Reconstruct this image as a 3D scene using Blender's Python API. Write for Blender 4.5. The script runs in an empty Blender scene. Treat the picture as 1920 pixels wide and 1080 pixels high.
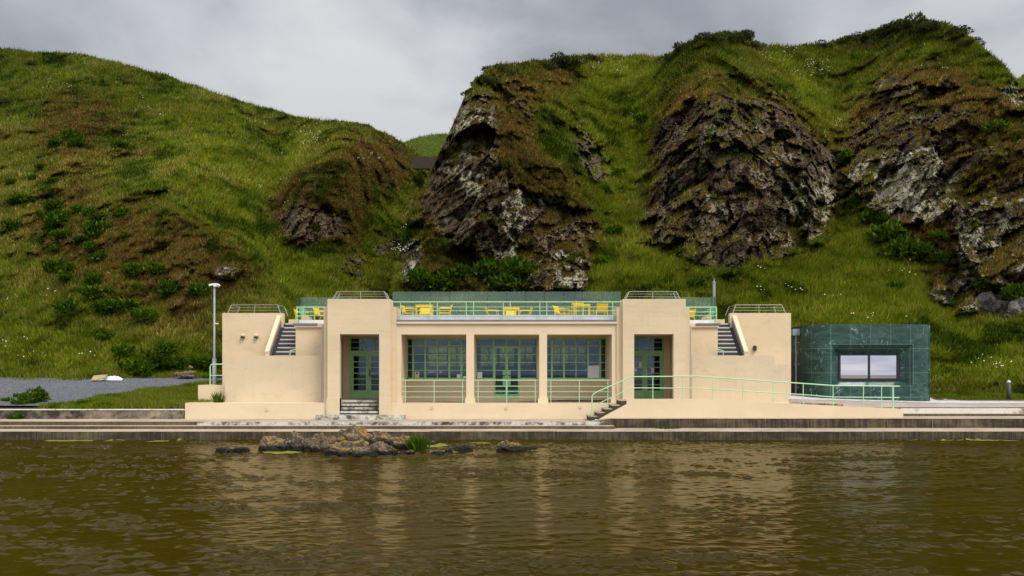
import bpy, math, random
import numpy as np
from mathutils import Vector
rnd = random.Random(7)
rng = np.random.default_rng(11)
S = bpy.context.scene
COL = S.collection
F = 1845.0          # focal length of the survey photograph (px); eye at 2.67 m above the water
EYE = 2.67
def X(px, d): return (px - 950.0) * d / F
def H(py, d): return EYE + (702.0 - py) * d / F

# ------------------------------------------------------------------ materials
class NT:
    def __init__(s, name):
        s.m = bpy.data.materials.new(name); s.m.use_nodes = True
        s.t = s.m.node_tree; s.t.nodes.clear()
        s.out = s.n('ShaderNodeOutputMaterial')
    def n(s, typ, **kw):
        nd = s.t.nodes.new(typ)
        for k, v in kw.items(): setattr(nd, k, v)
        return nd
    def set(s, sock, v):
        if isinstance(v, bpy.types.NodeSocket): s.t.links.new(v, sock)
        elif isinstance(v, (tuple, list)) and len(v) == 3 and sock.type == 'RGBA': sock.default_value = (*v, 1)
        else: sock.default_value = v
    def coord(s, kind='Object'):
        return s.n('ShaderNodeTexCoord').outputs[kind]
    def pos(s): return s.n('ShaderNodeNewGeometry').outputs['Position']
    def mapping(s, v, scale=(1, 1, 1), rot=(0, 0, 0), loc=(0, 0, 0)):
        m = s.n('ShaderNodeMapping'); s.set(m.inputs[0], v)
        m.inputs['Scale'].default_value = scale; m.inputs['Rotation'].default_value = rot; m.inputs['Location'].default_value = loc
        return m.outputs[0]
    def noise(s, v, scale, detail=5, rough=.55, dist=0.0):
        n = s.n('ShaderNodeTexNoise'); s.set(n.inputs['Vector'], v)
        n.inputs['Scale'].default_value = scale; n.inputs['Detail'].default_value = detail
        n.inputs['Roughness'].default_value = rough; n.inputs['Distortion'].default_value = dist
        return n.outputs['Fac']
    def voro(s, v, scale, feature='F1', out='Distance'):
        n = s.n('ShaderNodeTexVoronoi', feature=feature); s.set(n.inputs['Vector'], v)
        n.inputs['Scale'].default_value = scale
        return n.outputs[out]
    def ramp(s, f, stops, interp='LINEAR'):
        r = s.n('ShaderNodeValToRGB'); s.set(r.inputs[0], f); cr = r.color_ramp; cr.interpolation = interp
        while len(cr.elements) > 1: cr.elements.remove(cr.elements[-1])
        for i, (p, c) in enumerate(stops):
            e = cr.elements[0] if i == 0 else cr.elements.new(p)
            e.position = p
            e.color = (c, c, c, 1) if isinstance(c, (int, float)) else (*c, 1)
        return r.outputs[0]
    def mix(s, f, a, b, mode='MIX'):
        m = s.n('ShaderNodeMix', data_type='RGBA', blend_type=mode)
        s.set(m.inputs[0], f); s.set(m.inputs[6], a); s.set(m.inputs[7], b)
        return m.outputs[2]
    def math(s, op, a, b=0.0, c=None, clamp=False):
        m = s.n('ShaderNodeMath', operation=op, use_clamp=clamp)
        s.set(m.inputs[0], a); s.set(m.inputs[1], b)
        if c is not None: s.set(m.inputs[2], c)
        return m.outputs[0]
    def sep(s, v):
        n = s.n('ShaderNodeSeparateXYZ'); s.set(n.inputs[0], v); return n.outputs
    def bump(s, h, strength=.4, dist=.05):
        b = s.n('ShaderNodeBump'); s.set(b.inputs['Height'], h)
        b.inputs['Strength'].default_value = strength; b.inputs['Distance'].default_value = dist
        return b.outputs[0]
    def bsdf(s, color, rough=.7, normal=None, spec=.3, metal=0.0):
        p = s.n('ShaderNodeBsdfPrincipled')
        s.set(p.inputs['Base Color'], color); s.set(p.inputs['Roughness'], rough)
        p.inputs['Specular IOR Level'].default_value = spec; p.inputs['Metallic'].default_value = metal
        if normal is not None: s.set(p.inputs['Normal'], normal)
        s.t.links.new(p.outputs[0], s.out.inputs[0]); s.p = p
        return s.m
M = {}
def plain(name, col, rough=.5, spec=.4, metal=0.0, var=.12, scale=3.0):
    t = NT(name); n = t.noise(t.pos(), scale, 6)
    c = t.mix(t.ramp(n, [(.3, 0.0), (.7, 1.0)]), tuple(x * (1 - var) for x in col), tuple(min(1, x * (1 + var)) for x in col))
    M[name] = t.bsdf(c, rough, None, spec, metal); return M[name]

def mk_paint(name, col, boards=False, stain=.5):
    t = NT(name); p = t.pos()
    big = t.noise(t.mapping(p, (.35, .35, .6)), 1.3, 6, .6)
    c = t.mix(t.ramp(big, [(.32, 0.), (.68, 1.)]), tuple(x * .93 for x in col), tuple(x * 1.04 for x in col))
    fine = t.noise(t.mapping(p, (6, 6, 1.2)), 3, 5, .7)
    c = t.mix(t.ramp(fine, [(.35, .10), (.65, 0.)]), c, tuple(x * .8 for x in col))
    st = t.noise(t.mapping(p, (1.0, 1.0, 2.0)), 1.1, 9, .72, .6)       # grey-green weather stains
    c = t.mix(t.ramp(st, [(.53, 0.), (.70, stain)]), c, (col[0] * .70, col[1] * .74, col[2] * .78))
    run = t.noise(t.mapping(p, (3.2, 3.2, .22)), 2.0, 6, .7)          # rain streaks running down
    c = t.mix(t.ramp(run, [(.55, 0.), (.74, stain * .7)]), c, (col[0] * .72, col[1] * .74, col[2] * .76))
    h = t.noise(p, 38, 4, .6)
    if boards:
        bz = t.noise(t.mapping(p, (.12, .12, 9.0)), 1.0, 3, .5)
        c = t.mix(t.ramp(bz, [(.36, .16), (.5, 0.)]), c, tuple(x * .78 for x in col))
        h = t.math('ADD', h, t.math('MULTIPLY', bz, 2.0))
    M[name] = t.bsdf(c, .82, t.bump(h, .25, .012), .2); return M[name]
CREAM = (.675, .535, .345)
mk_paint('render_wing', CREAM, False, .6)
mk_paint('render_porch', (.675, .54, .35), True, .45)
mk_paint('render_slab', (.625, .51, .345), False, .6)
mk_paint('render_new', (.715, .575, .385), False, .12)
plain('frame_green', (.29, .54, .23), .45, .4)
plain('rail_mint', (.40, .64, .365), .4, .4, 0, .06)
plain('galvanised', (.27, .295, .31), .5, .5, .2)
plain('steel', (.42, .42, .38), .4, .5, .3)
plain('coping_grey', (.16, .15, .165), .7)
plain('upstand_white', (.62, .62, .66), .7)
plain('stair_dark', (.055, .055, .062), .85)
plain('edging_pale', (.55, .52, .46), .8)
plain('chair_yellow', (.80, .55, .01), .4, .4, 0, .05)
plain('chair_green', (.12, .42, .22), .4)
plain('paper', (.72, .74, .76), .7, .2, 0, .03)
plain('paper_yellow', (.55, .55, .12), .7, .2)
plain('lamp_black', (.02, .02, .022), .5)
plain('camera_white', (.75, .76, .78), .4)
plain('pipe_grey', (.42, .40, .41), .5)
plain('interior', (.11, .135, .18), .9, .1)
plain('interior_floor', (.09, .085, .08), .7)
plain('window_black', (.012, .013, .015), .45)
plain('bollard_grey', (.045, .05, .065), .5)
plain('bollard_cap', (.55, .56, .6), .4)
plain('sheet_white', (.72, .72, .70), .7)
plain('board_buff', (.58, .45, .22), .8)
plain('trim_green', (.14, .26, .22), .4)
plain('vent_brown', (.10, .06, .035), .8)
plain('handle_dark', (.03, .028, .025), .4)

def mk_glass(name, tint, refl, rough=0.0, glosscol=(1, 1, 1), fk=1.4):
    t = NT(name)
    fr = t.n('ShaderNodeFresnel'); fr.inputs[0].default_value = 1.5
    fac = t.math('ADD', t.math('MULTIPLY', fr.outputs[0], fk), refl, clamp=True)
    tr = t.n('ShaderNodeBsdfTransparent'); t.set(tr.inputs[0], tint)
    gl = t.n('ShaderNodeBsdfGlossy'); gl.inputs['Roughness'].default_value = rough; t.set(gl.inputs[0], glosscol)
    mx = t.n('ShaderNodeMixShader'); t.set(mx.inputs[0], fac)
    t.t.links.new(tr.outputs[0], mx.inputs[1]); t.t.links.new(gl.outputs[0], mx.inputs[2])
    t.t.links.new(mx.outputs[0], t.out.inputs[0]); M[name] = t.m
mk_glass('glass_window', (.90, .95, .96), .012, 0, (.58, .78, 1.0), 1.1)
mk_glass('glass_screen', (.80, .94, .86), .02, 0, (.85, 1.0, .9), .8)
mk_glass('glass_mirror', (.05, .05, .06), .40, 0, (.90, .90, 1.0))

def mk_concrete(name, light, dark, amount, streak=True, scale=1.0):
    t = NT(name); p = t.pos()
    n1 = t.noise(t.mapping(p, (.5, .5, 1)), .9 * scale, 9, .66, .4)
    n2 = t.noise(t.mapping(p, (5, 5, .35) if streak else (1.2, 1.2, 1.2)), 1.6 * scale, 8, .7)
    f = t.math('ADD', t.math('MULTIPLY', n1, .55), t.math('MULTIPLY', n2, .5))
    f = t.ramp(f, [(.52 - amount * .3, 0.), (.62 - amount * .12, 1.)])
    g = t.noise(p, 22, 5, .7)
    lc = t.mix(t.ramp(g, [(.3, 0.), (.7, 1.)]), tuple(x * .78 for x in light), light)
    dc = t.mix(t.ramp(g, [(.3, 0.), (.7, 1.)]), tuple(x * .6 for x in dark), tuple(x * 1.3 for x in dark))
    c = t.mix(t.math('SUBTRACT', 1.0, f), dc, lc) if amount < 0 else t.mix(f, lc, dc)
    M[name] = t.bsdf(c, .85, t.bump(t.math('ADD', g, n1), .5, .02), .25)
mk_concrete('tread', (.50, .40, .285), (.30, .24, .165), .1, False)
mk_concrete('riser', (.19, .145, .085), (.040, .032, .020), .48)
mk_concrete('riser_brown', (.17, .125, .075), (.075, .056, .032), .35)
mk_concrete('flaking', (.62, .60, .55), (.07, .058, .042), .12, False, 2.2)
mk_concrete('old_wall', (.42, .34, .245), (.045, .036, .026), .42, False, .9)
mk_concrete('white_kerb', (.72, .68, .60), (.30, .22, .16), .0, False, 2.0)
mk_concrete('old_steps', (.66, .63, .56), (.10, .085, .065), .12, False, 2.5)
mk_concrete('paving', (.50, .42, .365), (.36, .30, .255), .2, False)
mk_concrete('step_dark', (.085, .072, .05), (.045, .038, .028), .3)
mk_concrete('white_gravel', (.70, .68, .68), (.5, .48, .47), .1, False, 5)

def mk_gravel():
    t = NT('gravel'); p = t.pos()
    v = t.voro(p, 14, 'F1', 'Color'); g = t.sep(v)[0]
    c = t.mix(g, (.05, .053, .062), (.18, .182, .198))
    big = t.noise(p, .5, 6); c = t.mix(t.ramp(big, [(.55, 0.), (.75, .5)]), c, (.12, .10, .06))
    M['gravel'] = t.bsdf(c, .9, t.bump(t.voro(p, 14), .6, .03), .2)
mk_gravel()

def mk_rubble():
    t = NT('rubble'); p = t.pos()
    v = t.voro(p, 5.5, 'F1', 'Color'); g = t.sep(v)[0]
    c = t.mix(g, (.18, .10, .035), (.50, .36, .18))
    e = t.voro(p, 5.5, 'DISTANCE_TO_EDGE'); c = t.mix(t.ramp(e, [(0.02, 1.), (.09, 0.)]), c, (.04, .03, .02))
    M['rubble'] = t.bsdf(c, .9, t.bump(e, .8, .05), .2)
mk_rubble()

def mk_brickwall():
    t = NT('old_masonry'); p = t.pos()
    b = t.n('ShaderNodeTexBrick'); t.set(b.inputs['Vector'], t.mapping(p, (1, 1, 1), (math.radians(90), 0, 0)))
    b.inputs['Scale'].default_value = 1.5
    t.set(b.inputs['Color1'], (.045, .027, .019)); t.set(b.inputs['Color2'], (.024, .016, .012)); t.set(b.inputs['Mortar'], (.075, .055, .04))
    M['old_masonry'] = t.bsdf(t.mix(t.noise(p, 3, 6), b.outputs[0], (.06, .05, .03)), .9)
mk_brickwall()

def mk_marble():
    t = NT('green_marble'); uv = t.coord('UV'); p = t.pos()
    w = t.noise(t.mapping(p, (.8, .8, 2.4), (0, .5, 0)), 1.6, 9, .65, 1.2)
    base = t.ramp(w, [(.30, (.005, .022, .016)), (.5, (.016, .058, .042)), (.70, (.055, .130, .098))])
    cell = t.n('ShaderNodeTexBrick'); cell.offset = 0.0; t.set(cell.inputs['Vector'], uv)
    cell.inputs['Scale'].default_value = 1.0; cell.inputs['Brick Width'].default_value = .985; cell.inputs['Row Height'].default_value = 1.2
    cell.inputs['Mortar Size'].default_value = .012; cell.inputs['Mortar Smooth'].default_value = .2
    t.set(cell.inputs['Color1'], (.70, .80, .80)); t.set(cell.inputs['Color2'], (1.12, 1.05, 1.05)); t.set(cell.inputs['Mortar'], (1, 1, 1))
    c = t.mix(1.0, base, cell.outputs[0], 'MULTIPLY')
    big = t.noise(p, .8, 4); c = t.mix(t.ramp(big, [(.45, 0.), (.7, .5)]), c, (.022, .045, .055))
    vein = t.noise(t.mapping(p, (1, 1, .7), (.4, .3, 0)), 3.2, 10, .72, 2.2)
    msk = t.noise(p, 1.3, 3)
    vf = t.math('MULTIPLY', t.ramp(vein, [(.565, 0.), (.63, 1.)]), t.ramp(msk, [(.50, 0.), (.60, .8)]))
    c = t.mix(vf, c, (.42, .52, .47))
    thin = t.voro(t.mapping(p, (1, 1, 1.6), (.6, .5, .2)), 1.5, 'DISTANCE_TO_EDGE')
    c = t.mix(t.ramp(thin, [(.004, .10), (.02, 0.)]), c, (.10, .20, .17))
    c = t.mix(t.math('MULTIPLY', cell.outputs['Fac'], .55), c, (.16, .26, .23))
    M['green_marble'] = t.bsdf(c, .42, None, .35)
mk_marble()

def mk_hill():
    t = NT('hillside'); p = t.pos()
    a = t.n('ShaderNodeAttribute', attribute_name='mask'); ms = t.n('ShaderNodeSeparateColor'); t.set(ms.inputs[0], a.outputs['Color'])
    rock, brown, lush = ms.outputs[0], ms.outputs[1], ms.outputs[2]; lich = a.outputs['Alpha']
    n1 = t.noise(p, .45, 8, .65); n2 = t.noise(p, 2.6, 8, .7); n3 = t.noise(t.mapping(p, (1, 1, .45)), 7, 6, .7)
    gr = t.mix(t.ramp(n2, [(.35, 0.), (.65, 1.)]), (.020, .030, .006), (.060, .080, .014))
    gr = t.mix(lush, gr, t.mix(n2, (.04, .075, .003), (.10, .15, .006)))
    br = t.mix(t.ramp(n2, [(.34, 0.), (.66, 1.)]), (.022, .013, .006), (.085, .050, .020))
    br = t.mix(t.ramp(n3, [(.5, 0.), (.72, .6)]), br, (.13, .085, .035))
    soil = t.mix(t.math('MULTIPLY', brown, t.ramp(n1, [(.30, .55), (.6, 1.)])), gr, br)
    r = t.ramp(n2, [(.28, (.022, .016, .011)), (.46, (.075, .058, .041)), (.62, (.15, .124, .09)), (.80, (.26, .23, .18))])
    r = t.mix(t.ramp(n1, [(.52, 0.), (.66, .75)]), r, (.095, .048, .020))
    mo = t.noise(t.mapping(p, (1, 1, 1.4), (0, 0, 0), (7, 3, 1)), 1.1, 8, .7)
    r = t.mix(t.ramp(mo, [(.52, 0.), (.62, .8)]), r, t.mix(n3, (.085, .085, .040), (.19, .185, .12)))
    r = t.mix(t.ramp(mo, [(.30, .75), (.40, 0.)]), r, (.12, .075, .02))
    tn = t.n('ShaderNodeAttribute', attribute_name='tint'); ts = t.n('ShaderNodeSeparateColor'); t.set(ts.inputs[0], tn.outputs['Color'])
    r = t.mix(1.0, r, t.ramp(ts.outputs[0], [(0.1, (.44, .38, .30)), (.5, (1.05, .97, .82)), (.9, (1.85, 1.72, 1.45))]), 'MULTIPLY')
    cr = t.voro(t.mapping(p, (1, 1, .55), (.3, .7, .1)), 1.5, 'DISTANCE_TO_EDGE')
    r = t.mix(t.ramp(cr, [(.01, .85), (.07, 0.)]), r, (.008, .007, .006))
    ln = t.noise(t.mapping(p, (1, 1, .6), (.2, .5, 0)), 1.9, 10, .72, .8)
    ln2 = t.noise(p, 6, 6, .7)
    lf = t.math('ADD', t.math('MULTIPLY', ln, .75), t.math('MULTIPLY', ln2, .25))
    lf = t.math('ADD', lf, t.math('MULTIPLY', lich, .16))
    lf = t.math('ADD', lf, t.math('MULTIPLY', t.math('SUBTRACT', n1, .5), .55))
    lf = t.ramp(lf, [(.622, 0.), (.662, 1.)])
    lc = t.mix(t.ramp(ln2, [(.4, 0.), (.6, 1.)]), (.27, .26, .15), (.48, .45, .34))
    r = t.mix(t.math('MULTIPLY', lf, t.math('MULTIPLY', lich, 1.6, clamp=True)), r, lc)
    c = t.mix(rock, soil, r)
    h = t.math('ADD', n2, t.math('MULTIPLY', n3, .5))
    M['hillside'] = t.bsdf(c, .95, t.bump(t.math('ADD', h, t.math('MULTIPLY', t.math('MULTIPLY', rock, cr), 1.2)), .9, .3), .12)
mk_hill()

def mk_blade(name, trans=.35):
    t = NT(name); a = t.n('ShaderNodeAttribute', attribute_name='tint')
    d = t.n('ShaderNodeBsdfDiffuse'); t.set(d.inputs[0], a.outputs['Color'])
    tr = t.n('ShaderNodeBsdfTranslucent'); t.set(tr.inputs[0], a.outputs['Color'])
    mx = t.n('ShaderNodeMixShader'); mx.inputs[0].default_value = trans
    t.t.links.new(d.outputs[0], mx.inputs[1]); t.t.links.new(tr.outputs[0], mx.inputs[2]); t.t.links.new(mx.outputs[0], t.out.inputs[0])
    M[name] = t.m
mk_blade('blades')

def mk_boulder(name, base, orange, white):
    t = NT(name); p = t.pos(); nz = t.sep(t.n('ShaderNodeNewGeometry').outputs['Normal'])[2]; z = t.sep(p)[2]
    n = t.noise(p, 3.5, 9, .7); n2 = t.noise(p, 11, 7, .7)
    c = t.mix(t.ramp(n2, [(.3, 0.), (.7, 1.)]), tuple(x * .45 for x in base), tuple(x * 1.5 for x in base))
    c = t.mix(t.math('MULTIPLY', t.ramp(n2, [(.54, 0.), (.62, 1.)]), white), c, (.36, .34, .28))
    of = t.math('ADD', t.math('MULTIPLY', n, .9), t.math('MULTIPLY', nz, .28))
    c = t.mix(t.math('MULTIPLY', t.ramp(of, [(.56, 0.), (.66, 1.)]), orange), c, t.mix(n2, (.19, .088, .014), (.40, .23, .045)))
    wet = t.math('ADD', z, t.math('MULTIPLY', n, -.25))
    c = t.mix(t.ramp(wet, [(-.02, 1.), (.10, 0.)]), c, (.012, .011, .008))
    M[name] = t.bsdf(c, .8, t.bump(t.math('ADD', n, n2), .9, .06), .3)
mk_boulder('rock_orange', (.12, .09, .055), .95, .55)
mk_boulder('rock_dark', (.075, .062, .045), .4, .7)
mk_boulder('rock_brown', (.125, .092, .058), .6, .35)
mk_boulder('rock_grey', (.13, .115, .105), .0, .5)

def mk_water():
    t = NT('pool_water'); p = t.pos()
    n1 = t.noise(t.mapping(p, (1.0, 2.0, 1), (0, 0, .35)), 5.0, 5, .62, .7)
    n2 = t.noise(t.mapping(p, (1.0, 2.6, 1), (0, 0, -.25)), 9, 4, .6, .3)
    h = t.math('ADD', t.math('MULTIPLY', n1, .6), t.math('MULTIPLY', n2, .25))
    gust = t.noise(p, .16, 3, .5)
    c = t.mix(t.ramp(gust, [(.35, 0.), (.65, 1.)]), (.027, .0185, .0007), (.036, .0255, .0012))
    nrm = t.bump(h, .16, .03)
    df = t.n('ShaderNodeBsdfDiffuse'); t.set(df.inputs[0], c)
    gl = t.n('ShaderNodeBsdfGlossy'); gl.inputs['Roughness'].default_value = .04; t.set(gl.inputs['Normal'], nrm); t.set(gl.inputs[0], (1.0, .92, .75))
    fr = t.n('ShaderNodeFresnel'); fr.inputs[0].default_value = 1.33; t.set(fr.inputs['Normal'], nrm)
    mxs = t.n('ShaderNodeMixShader'); t.set(mxs.inputs[0], t.math('MULTIPLY', fr.outputs[0], .56))
    t.t.links.new(df.outputs[0], mxs.inputs[1]); t.t.links.new(gl.outputs[0], mxs.inputs[2]); t.t.links.new(mxs.outputs[0], t.out.inputs[0])
    M['pool_water'] = t.m
mk_water()
def mk_algae():
    t = NT('algae'); p = t.pos(); n = t.noise(p, 5, 6, .7)
    M['algae'] = t.bsdf(t.mix(n, (.08, .09, .008), (.26, .25, .02)), .7)
mk_algae()

# ------------------------------------------------------------------ objects
ROOT = {}
def tag(o, label=None, cat=None, group=None, kind=None):
    if label: o['label'] = label
    if cat: o['category'] = cat
    if group: o['group'] = group
    if kind: o['kind'] = kind
    return o
def thing(name, label, cat, loc=(0, 0, 0), group=None, rz=0):
    o = bpy.data.objects.new(name, None); COL.objects.link(o); o.location = loc; o.rotation_euler = (0, 0, rz)
    o.empty_display_size = .3
    ROOT[o] = Vector(loc); return tag(o, label, cat, group)
class MB:
    def __init__(s): s.v, s.f, s.mi = [], [], []
    def add(s, vs, fs, mi=0):
        b = len(s.v); s.v += [tuple(v) for v in vs]; s.f += [tuple(b + i for i in f) for f in fs]; s.mi += [mi] * len(fs); return s
    def box(s, x0, x1, d0, d1, z0, z1, mi=0):
        x0, x1 = min(x0, x1), max(x0, x1)
        return s.add([(x0, d0, z0), (x1, d0, z0), (x1, d1, z0), (x0, d1, z0), (x0, d0, z1), (x1, d0, z1), (x1, d1, z1), (x0, d1, z1)],
              [(0, 3, 2, 1), (4, 5, 6, 7), (0, 1, 5, 4), (1, 2, 6, 5), (2, 3, 7, 6), (3, 0, 4, 7)], mi)
    def prism(s, prof, a0, a1, axis='x', mi=0):
        n = len(prof)
        if axis == 'x': A = [(a0, u, w) for u, w in prof]; B = [(a1, u, w) for u, w in prof]
        else: A = [(u, a0, w) for u, w in prof]; B = [(u, a1, w) for u, w in prof]
        return s.add(A + B, [tuple(range(n))[::-1], tuple(range(n, 2 * n))] + [(i, (i + 1) % n, n + (i + 1) % n, n + i) for i in range(n)], mi)
    def tube(s, pts, r, n=8, mi=0, cap=True):
        pts = [Vector(p) for p in pts]; b = len(s.v); rs = r if isinstance(r, (list, tuple)) else [r] * len(pts)
        for i, p in enumerate(pts):
            t = (pts[min(i + 1, len(pts) - 1)] - pts[max(i - 1, 0)]).normalized()
            u = t.cross(Vector((0, 0, 1)))
            if u.length < .05: u = t.cross(Vector((0, 1, 0)))
            u.normalize(); w = t.cross(u)
            for k in range(n):
                a = 2 * math.pi * k / n
                s.v.append(tuple(p + (u * math.cos(a) + w * math.sin(a)) * rs[i]))
        fs = []
        for i in range(len(pts) - 1):
            for k in range(n):
                fs.append((b + i * n + k, b + i * n + (k + 1) % n, b + (i + 1) * n + (k + 1) % n, b + (i + 1) * n + k))
        if cap: fs += [tuple(b + k for k in range(n))[::-1], tuple(b + (len(pts) - 1) * n + k for k in range(n))]
        s.f += fs; s.mi += [mi] * len(fs); return s
    def build(s, name, mats, parent=None, smooth=False):
        off = ROOT.get(parent, Vector((0, 0, 0))) if parent else Vector((0, 0, 0))
        me = bpy.data.meshes.new(name); me.from_pydata([tuple(Vector(v) - off) for v in s.v], [], s.f)
        for m in (mats if isinstance(mats, (list, tuple)) else [mats]): me.materials.append(M[m] if isinstance(m, str) else m)
        me.polygons.foreach_set('material_index', s.mi)
        if smooth: me.polygons.foreach_set('use_smooth', [True] * len(me.polygons))
        import bmesh
        bm = bmesh.new(); bm.from_mesh(me); bmesh.ops.recalc_face_normals(bm, faces=bm.faces); bm.to_mesh(me); bm.free()
        o = bpy.data.objects.new(name, me); COL.objects.link(o)
        if parent: o.parent = parent
        ROOT[o] = off; return o
def copy_tree(o, parent=None):
    c = o.copy(); COL.objects.link(c); c.parent = parent
    for ch in list(o.children): copy_tree(ch, c)
    return c
def npmesh(name, V, Fa, mat, tint=None, mask=None, smooth=None):
    me = bpy.data.meshes.new(name); k = Fa.shape[1]
    me.vertices.add(len(V)); me.vertices.foreach_set('co', np.ascontiguousarray(V, np.float32).ravel())
    me.loops.add(Fa.size); me.loops.foreach_set('vertex_index', np.ascontiguousarray(Fa, np.int32).ravel())
    me.polygons.add(len(Fa)); me.polygons.foreach_set('loop_start', np.arange(0, Fa.size, k, dtype=np.int32))
    try: me.polygons.foreach_set('loop_total', np.full(len(Fa), k, np.int32))
    except Exception: pass
    if smooth is not None: me.polygons.foreach_set('use_smooth', smooth.astype(bool))
    me.update(calc_edges=True)
    for nm, arr in (('tint', tint), ('mask', mask)):
        if arr is not None:
            at = me.attributes.new(nm, 'FLOAT_COLOR', 'POINT'); at.data.foreach_set('color', np.ascontiguousarray(arr, np.float32).ravel())
    me.materials.append(M[mat]); o = bpy.data.objects.new(name, me); COL.objects.link(o); ROOT[o] = Vector((0, 0, 0)); return o

# ------------------------------------------------------------------ noise
def hsh(ix, iy, iz, seed):
    h = (ix.astype(np.int64) * 374761393 + iy.astype(np.int64) * 668265263 + iz.astype(np.int64) * 2147483647 + seed * 974634777) & 0xffffffff
    h = ((h ^ (h >> 13)) * 1274126177) & 0xffffffff
    h = ((h ^ (h >> 16)) * 2246822519) & 0xffffffff
    return ((h ^ (h >> 15)) & 0xffffff) / float(0xffffff)
def vnoise(P, seed):
    I = np.floor(P).astype(np.int64); f = P - I; f = f * f * (3 - 2 * f); r = 0
    for a in (0, 1):
        for b in (0, 1):
            for c in (0, 1):
                w = (f[..., 0] if a else 1 - f[..., 0]) * (f[..., 1] if b else 1 - f[..., 1]) * (f[..., 2] if c else 1 - f[..., 2])
                r = r + w * hsh(I[..., 0] + a, I[..., 1] + b, I[..., 2] + c, seed)
    return r * 2 - 1
def fbm(P, lam, octs, seed, gain=.5):
    r = 0; a = 1; s = 0; Q = P / lam
    for i in range(octs):
        r = r + a * vnoise(Q, seed + i); s += a; a *= gain; Q = Q * 2.03 + 11.7
    return r / s
def facets(P, lam, seed, tilt=.8, ident=False):
    """angular block relief: every cell is a tilted plane"""
    Q = P / lam; I = np.floor(Q).astype(np.int64); best = np.full(Q.shape[:-1], 9.0); val = np.zeros(Q.shape[:-1]); cid = np.zeros(Q.shape[:-1])
    for a in (-1, 0, 1):
        for b in (-1, 0, 1):
            for c in (-1, 0, 1):
                J = I + np.array([a, b, c]); j = (J[..., 0], J[..., 1], J[..., 2])
                D = Q - J - np.stack([hsh(*j, seed + k) for k in (1, 2, 3)], -1)
                d2 = (D * D).sum(-1)
                v = hsh(*j, seed + 4) * 1.0 + tilt * ((hsh(*j, seed + 5) - .5) * D[..., 0] + (hsh(*j, seed + 6) - .5) * D[..., 1] + (hsh(*j, seed + 7) - .5) * D[..., 2]) * 2
                u = d2 < best; best = np.where(u, d2, best); val = np.where(u, v, val)
                if ident: cid = np.where(u, hsh(*j, seed + 8), cid)
    return (val - .5, cid) if ident else val - .5
def blur(A, r, it=2):
    for _ in range(it):
        for ax in (0, 1):
            pad = [(0, 0), (0, 0)]; pad[ax] = (r, r); B = np.pad(A, pad, mode='edge'); cs = np.cumsum(B, ax)
            z = np.zeros_like(np.take(cs, [0], ax)); cs = np.concatenate([z, cs], ax); n = A.shape[ax]; w = 2 * r + 1
            A = (np.take(cs, range(w, w + n), ax) - np.take(cs, range(0, n), ax)) / w
    return A
def poly_mask(PX, PY, poly):
    ins = np.zeros(PX.shape, bool); n = len(poly)
    for i in range(n):
        (x0, y0), (x1, y1) = poly[i], poly[(i + 1) % n]
        if y0 == y1: continue
        c = ((y0 > PY) != (y1 > PY)) & (PX < (x1 - x0) * (PY - y0) / (y1 - y0) + x0); ins ^= c
    return ins.astype(float)

# ------------------------------------------------------------------ the hills
GX = np.arange(-560, 2500, 5.0); GY = np.arange(0, 756, 5.0)       # survey grid (bearing, elevation)
gPX, gPY = np.meshgrid(GX, GY)
def table(cols):
    ks = sorted(cols); T = np.stack([np.interp(GY, [p for p, _ in sorted(cols[k])], [d for _, d in sorted(cols[k])]) for k in ks], 1)
    R = np.stack([np.interp(GX, ks, T[j]) for j in range(len(GY))], 0)
    return blur(R, 3, 2)
def bil(T, px, py):
    u = np.clip((px - GX[0]) / 5.0, 0, len(GX) - 1.001); v = np.clip((py - GY[0]) / 5.0, 0, len(GY) - 1.001)
    i = u.astype(int); j = v.astype(int); a = u - i; b = v - j
    return (T[j, i] * (1 - a) + T[j, i + 1] * a) * (1 - b) + (T[j + 1, i] * (1 - a) + T[j + 1, i + 1] * a) * b
def zone(polys, r=2, it=2):
    A = np.zeros(gPX.shape)
    for w, p in polys: A = np.maximum(A, w * poly_mask(gPX, gPY, p))
    return blur(A, r, it)
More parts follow.
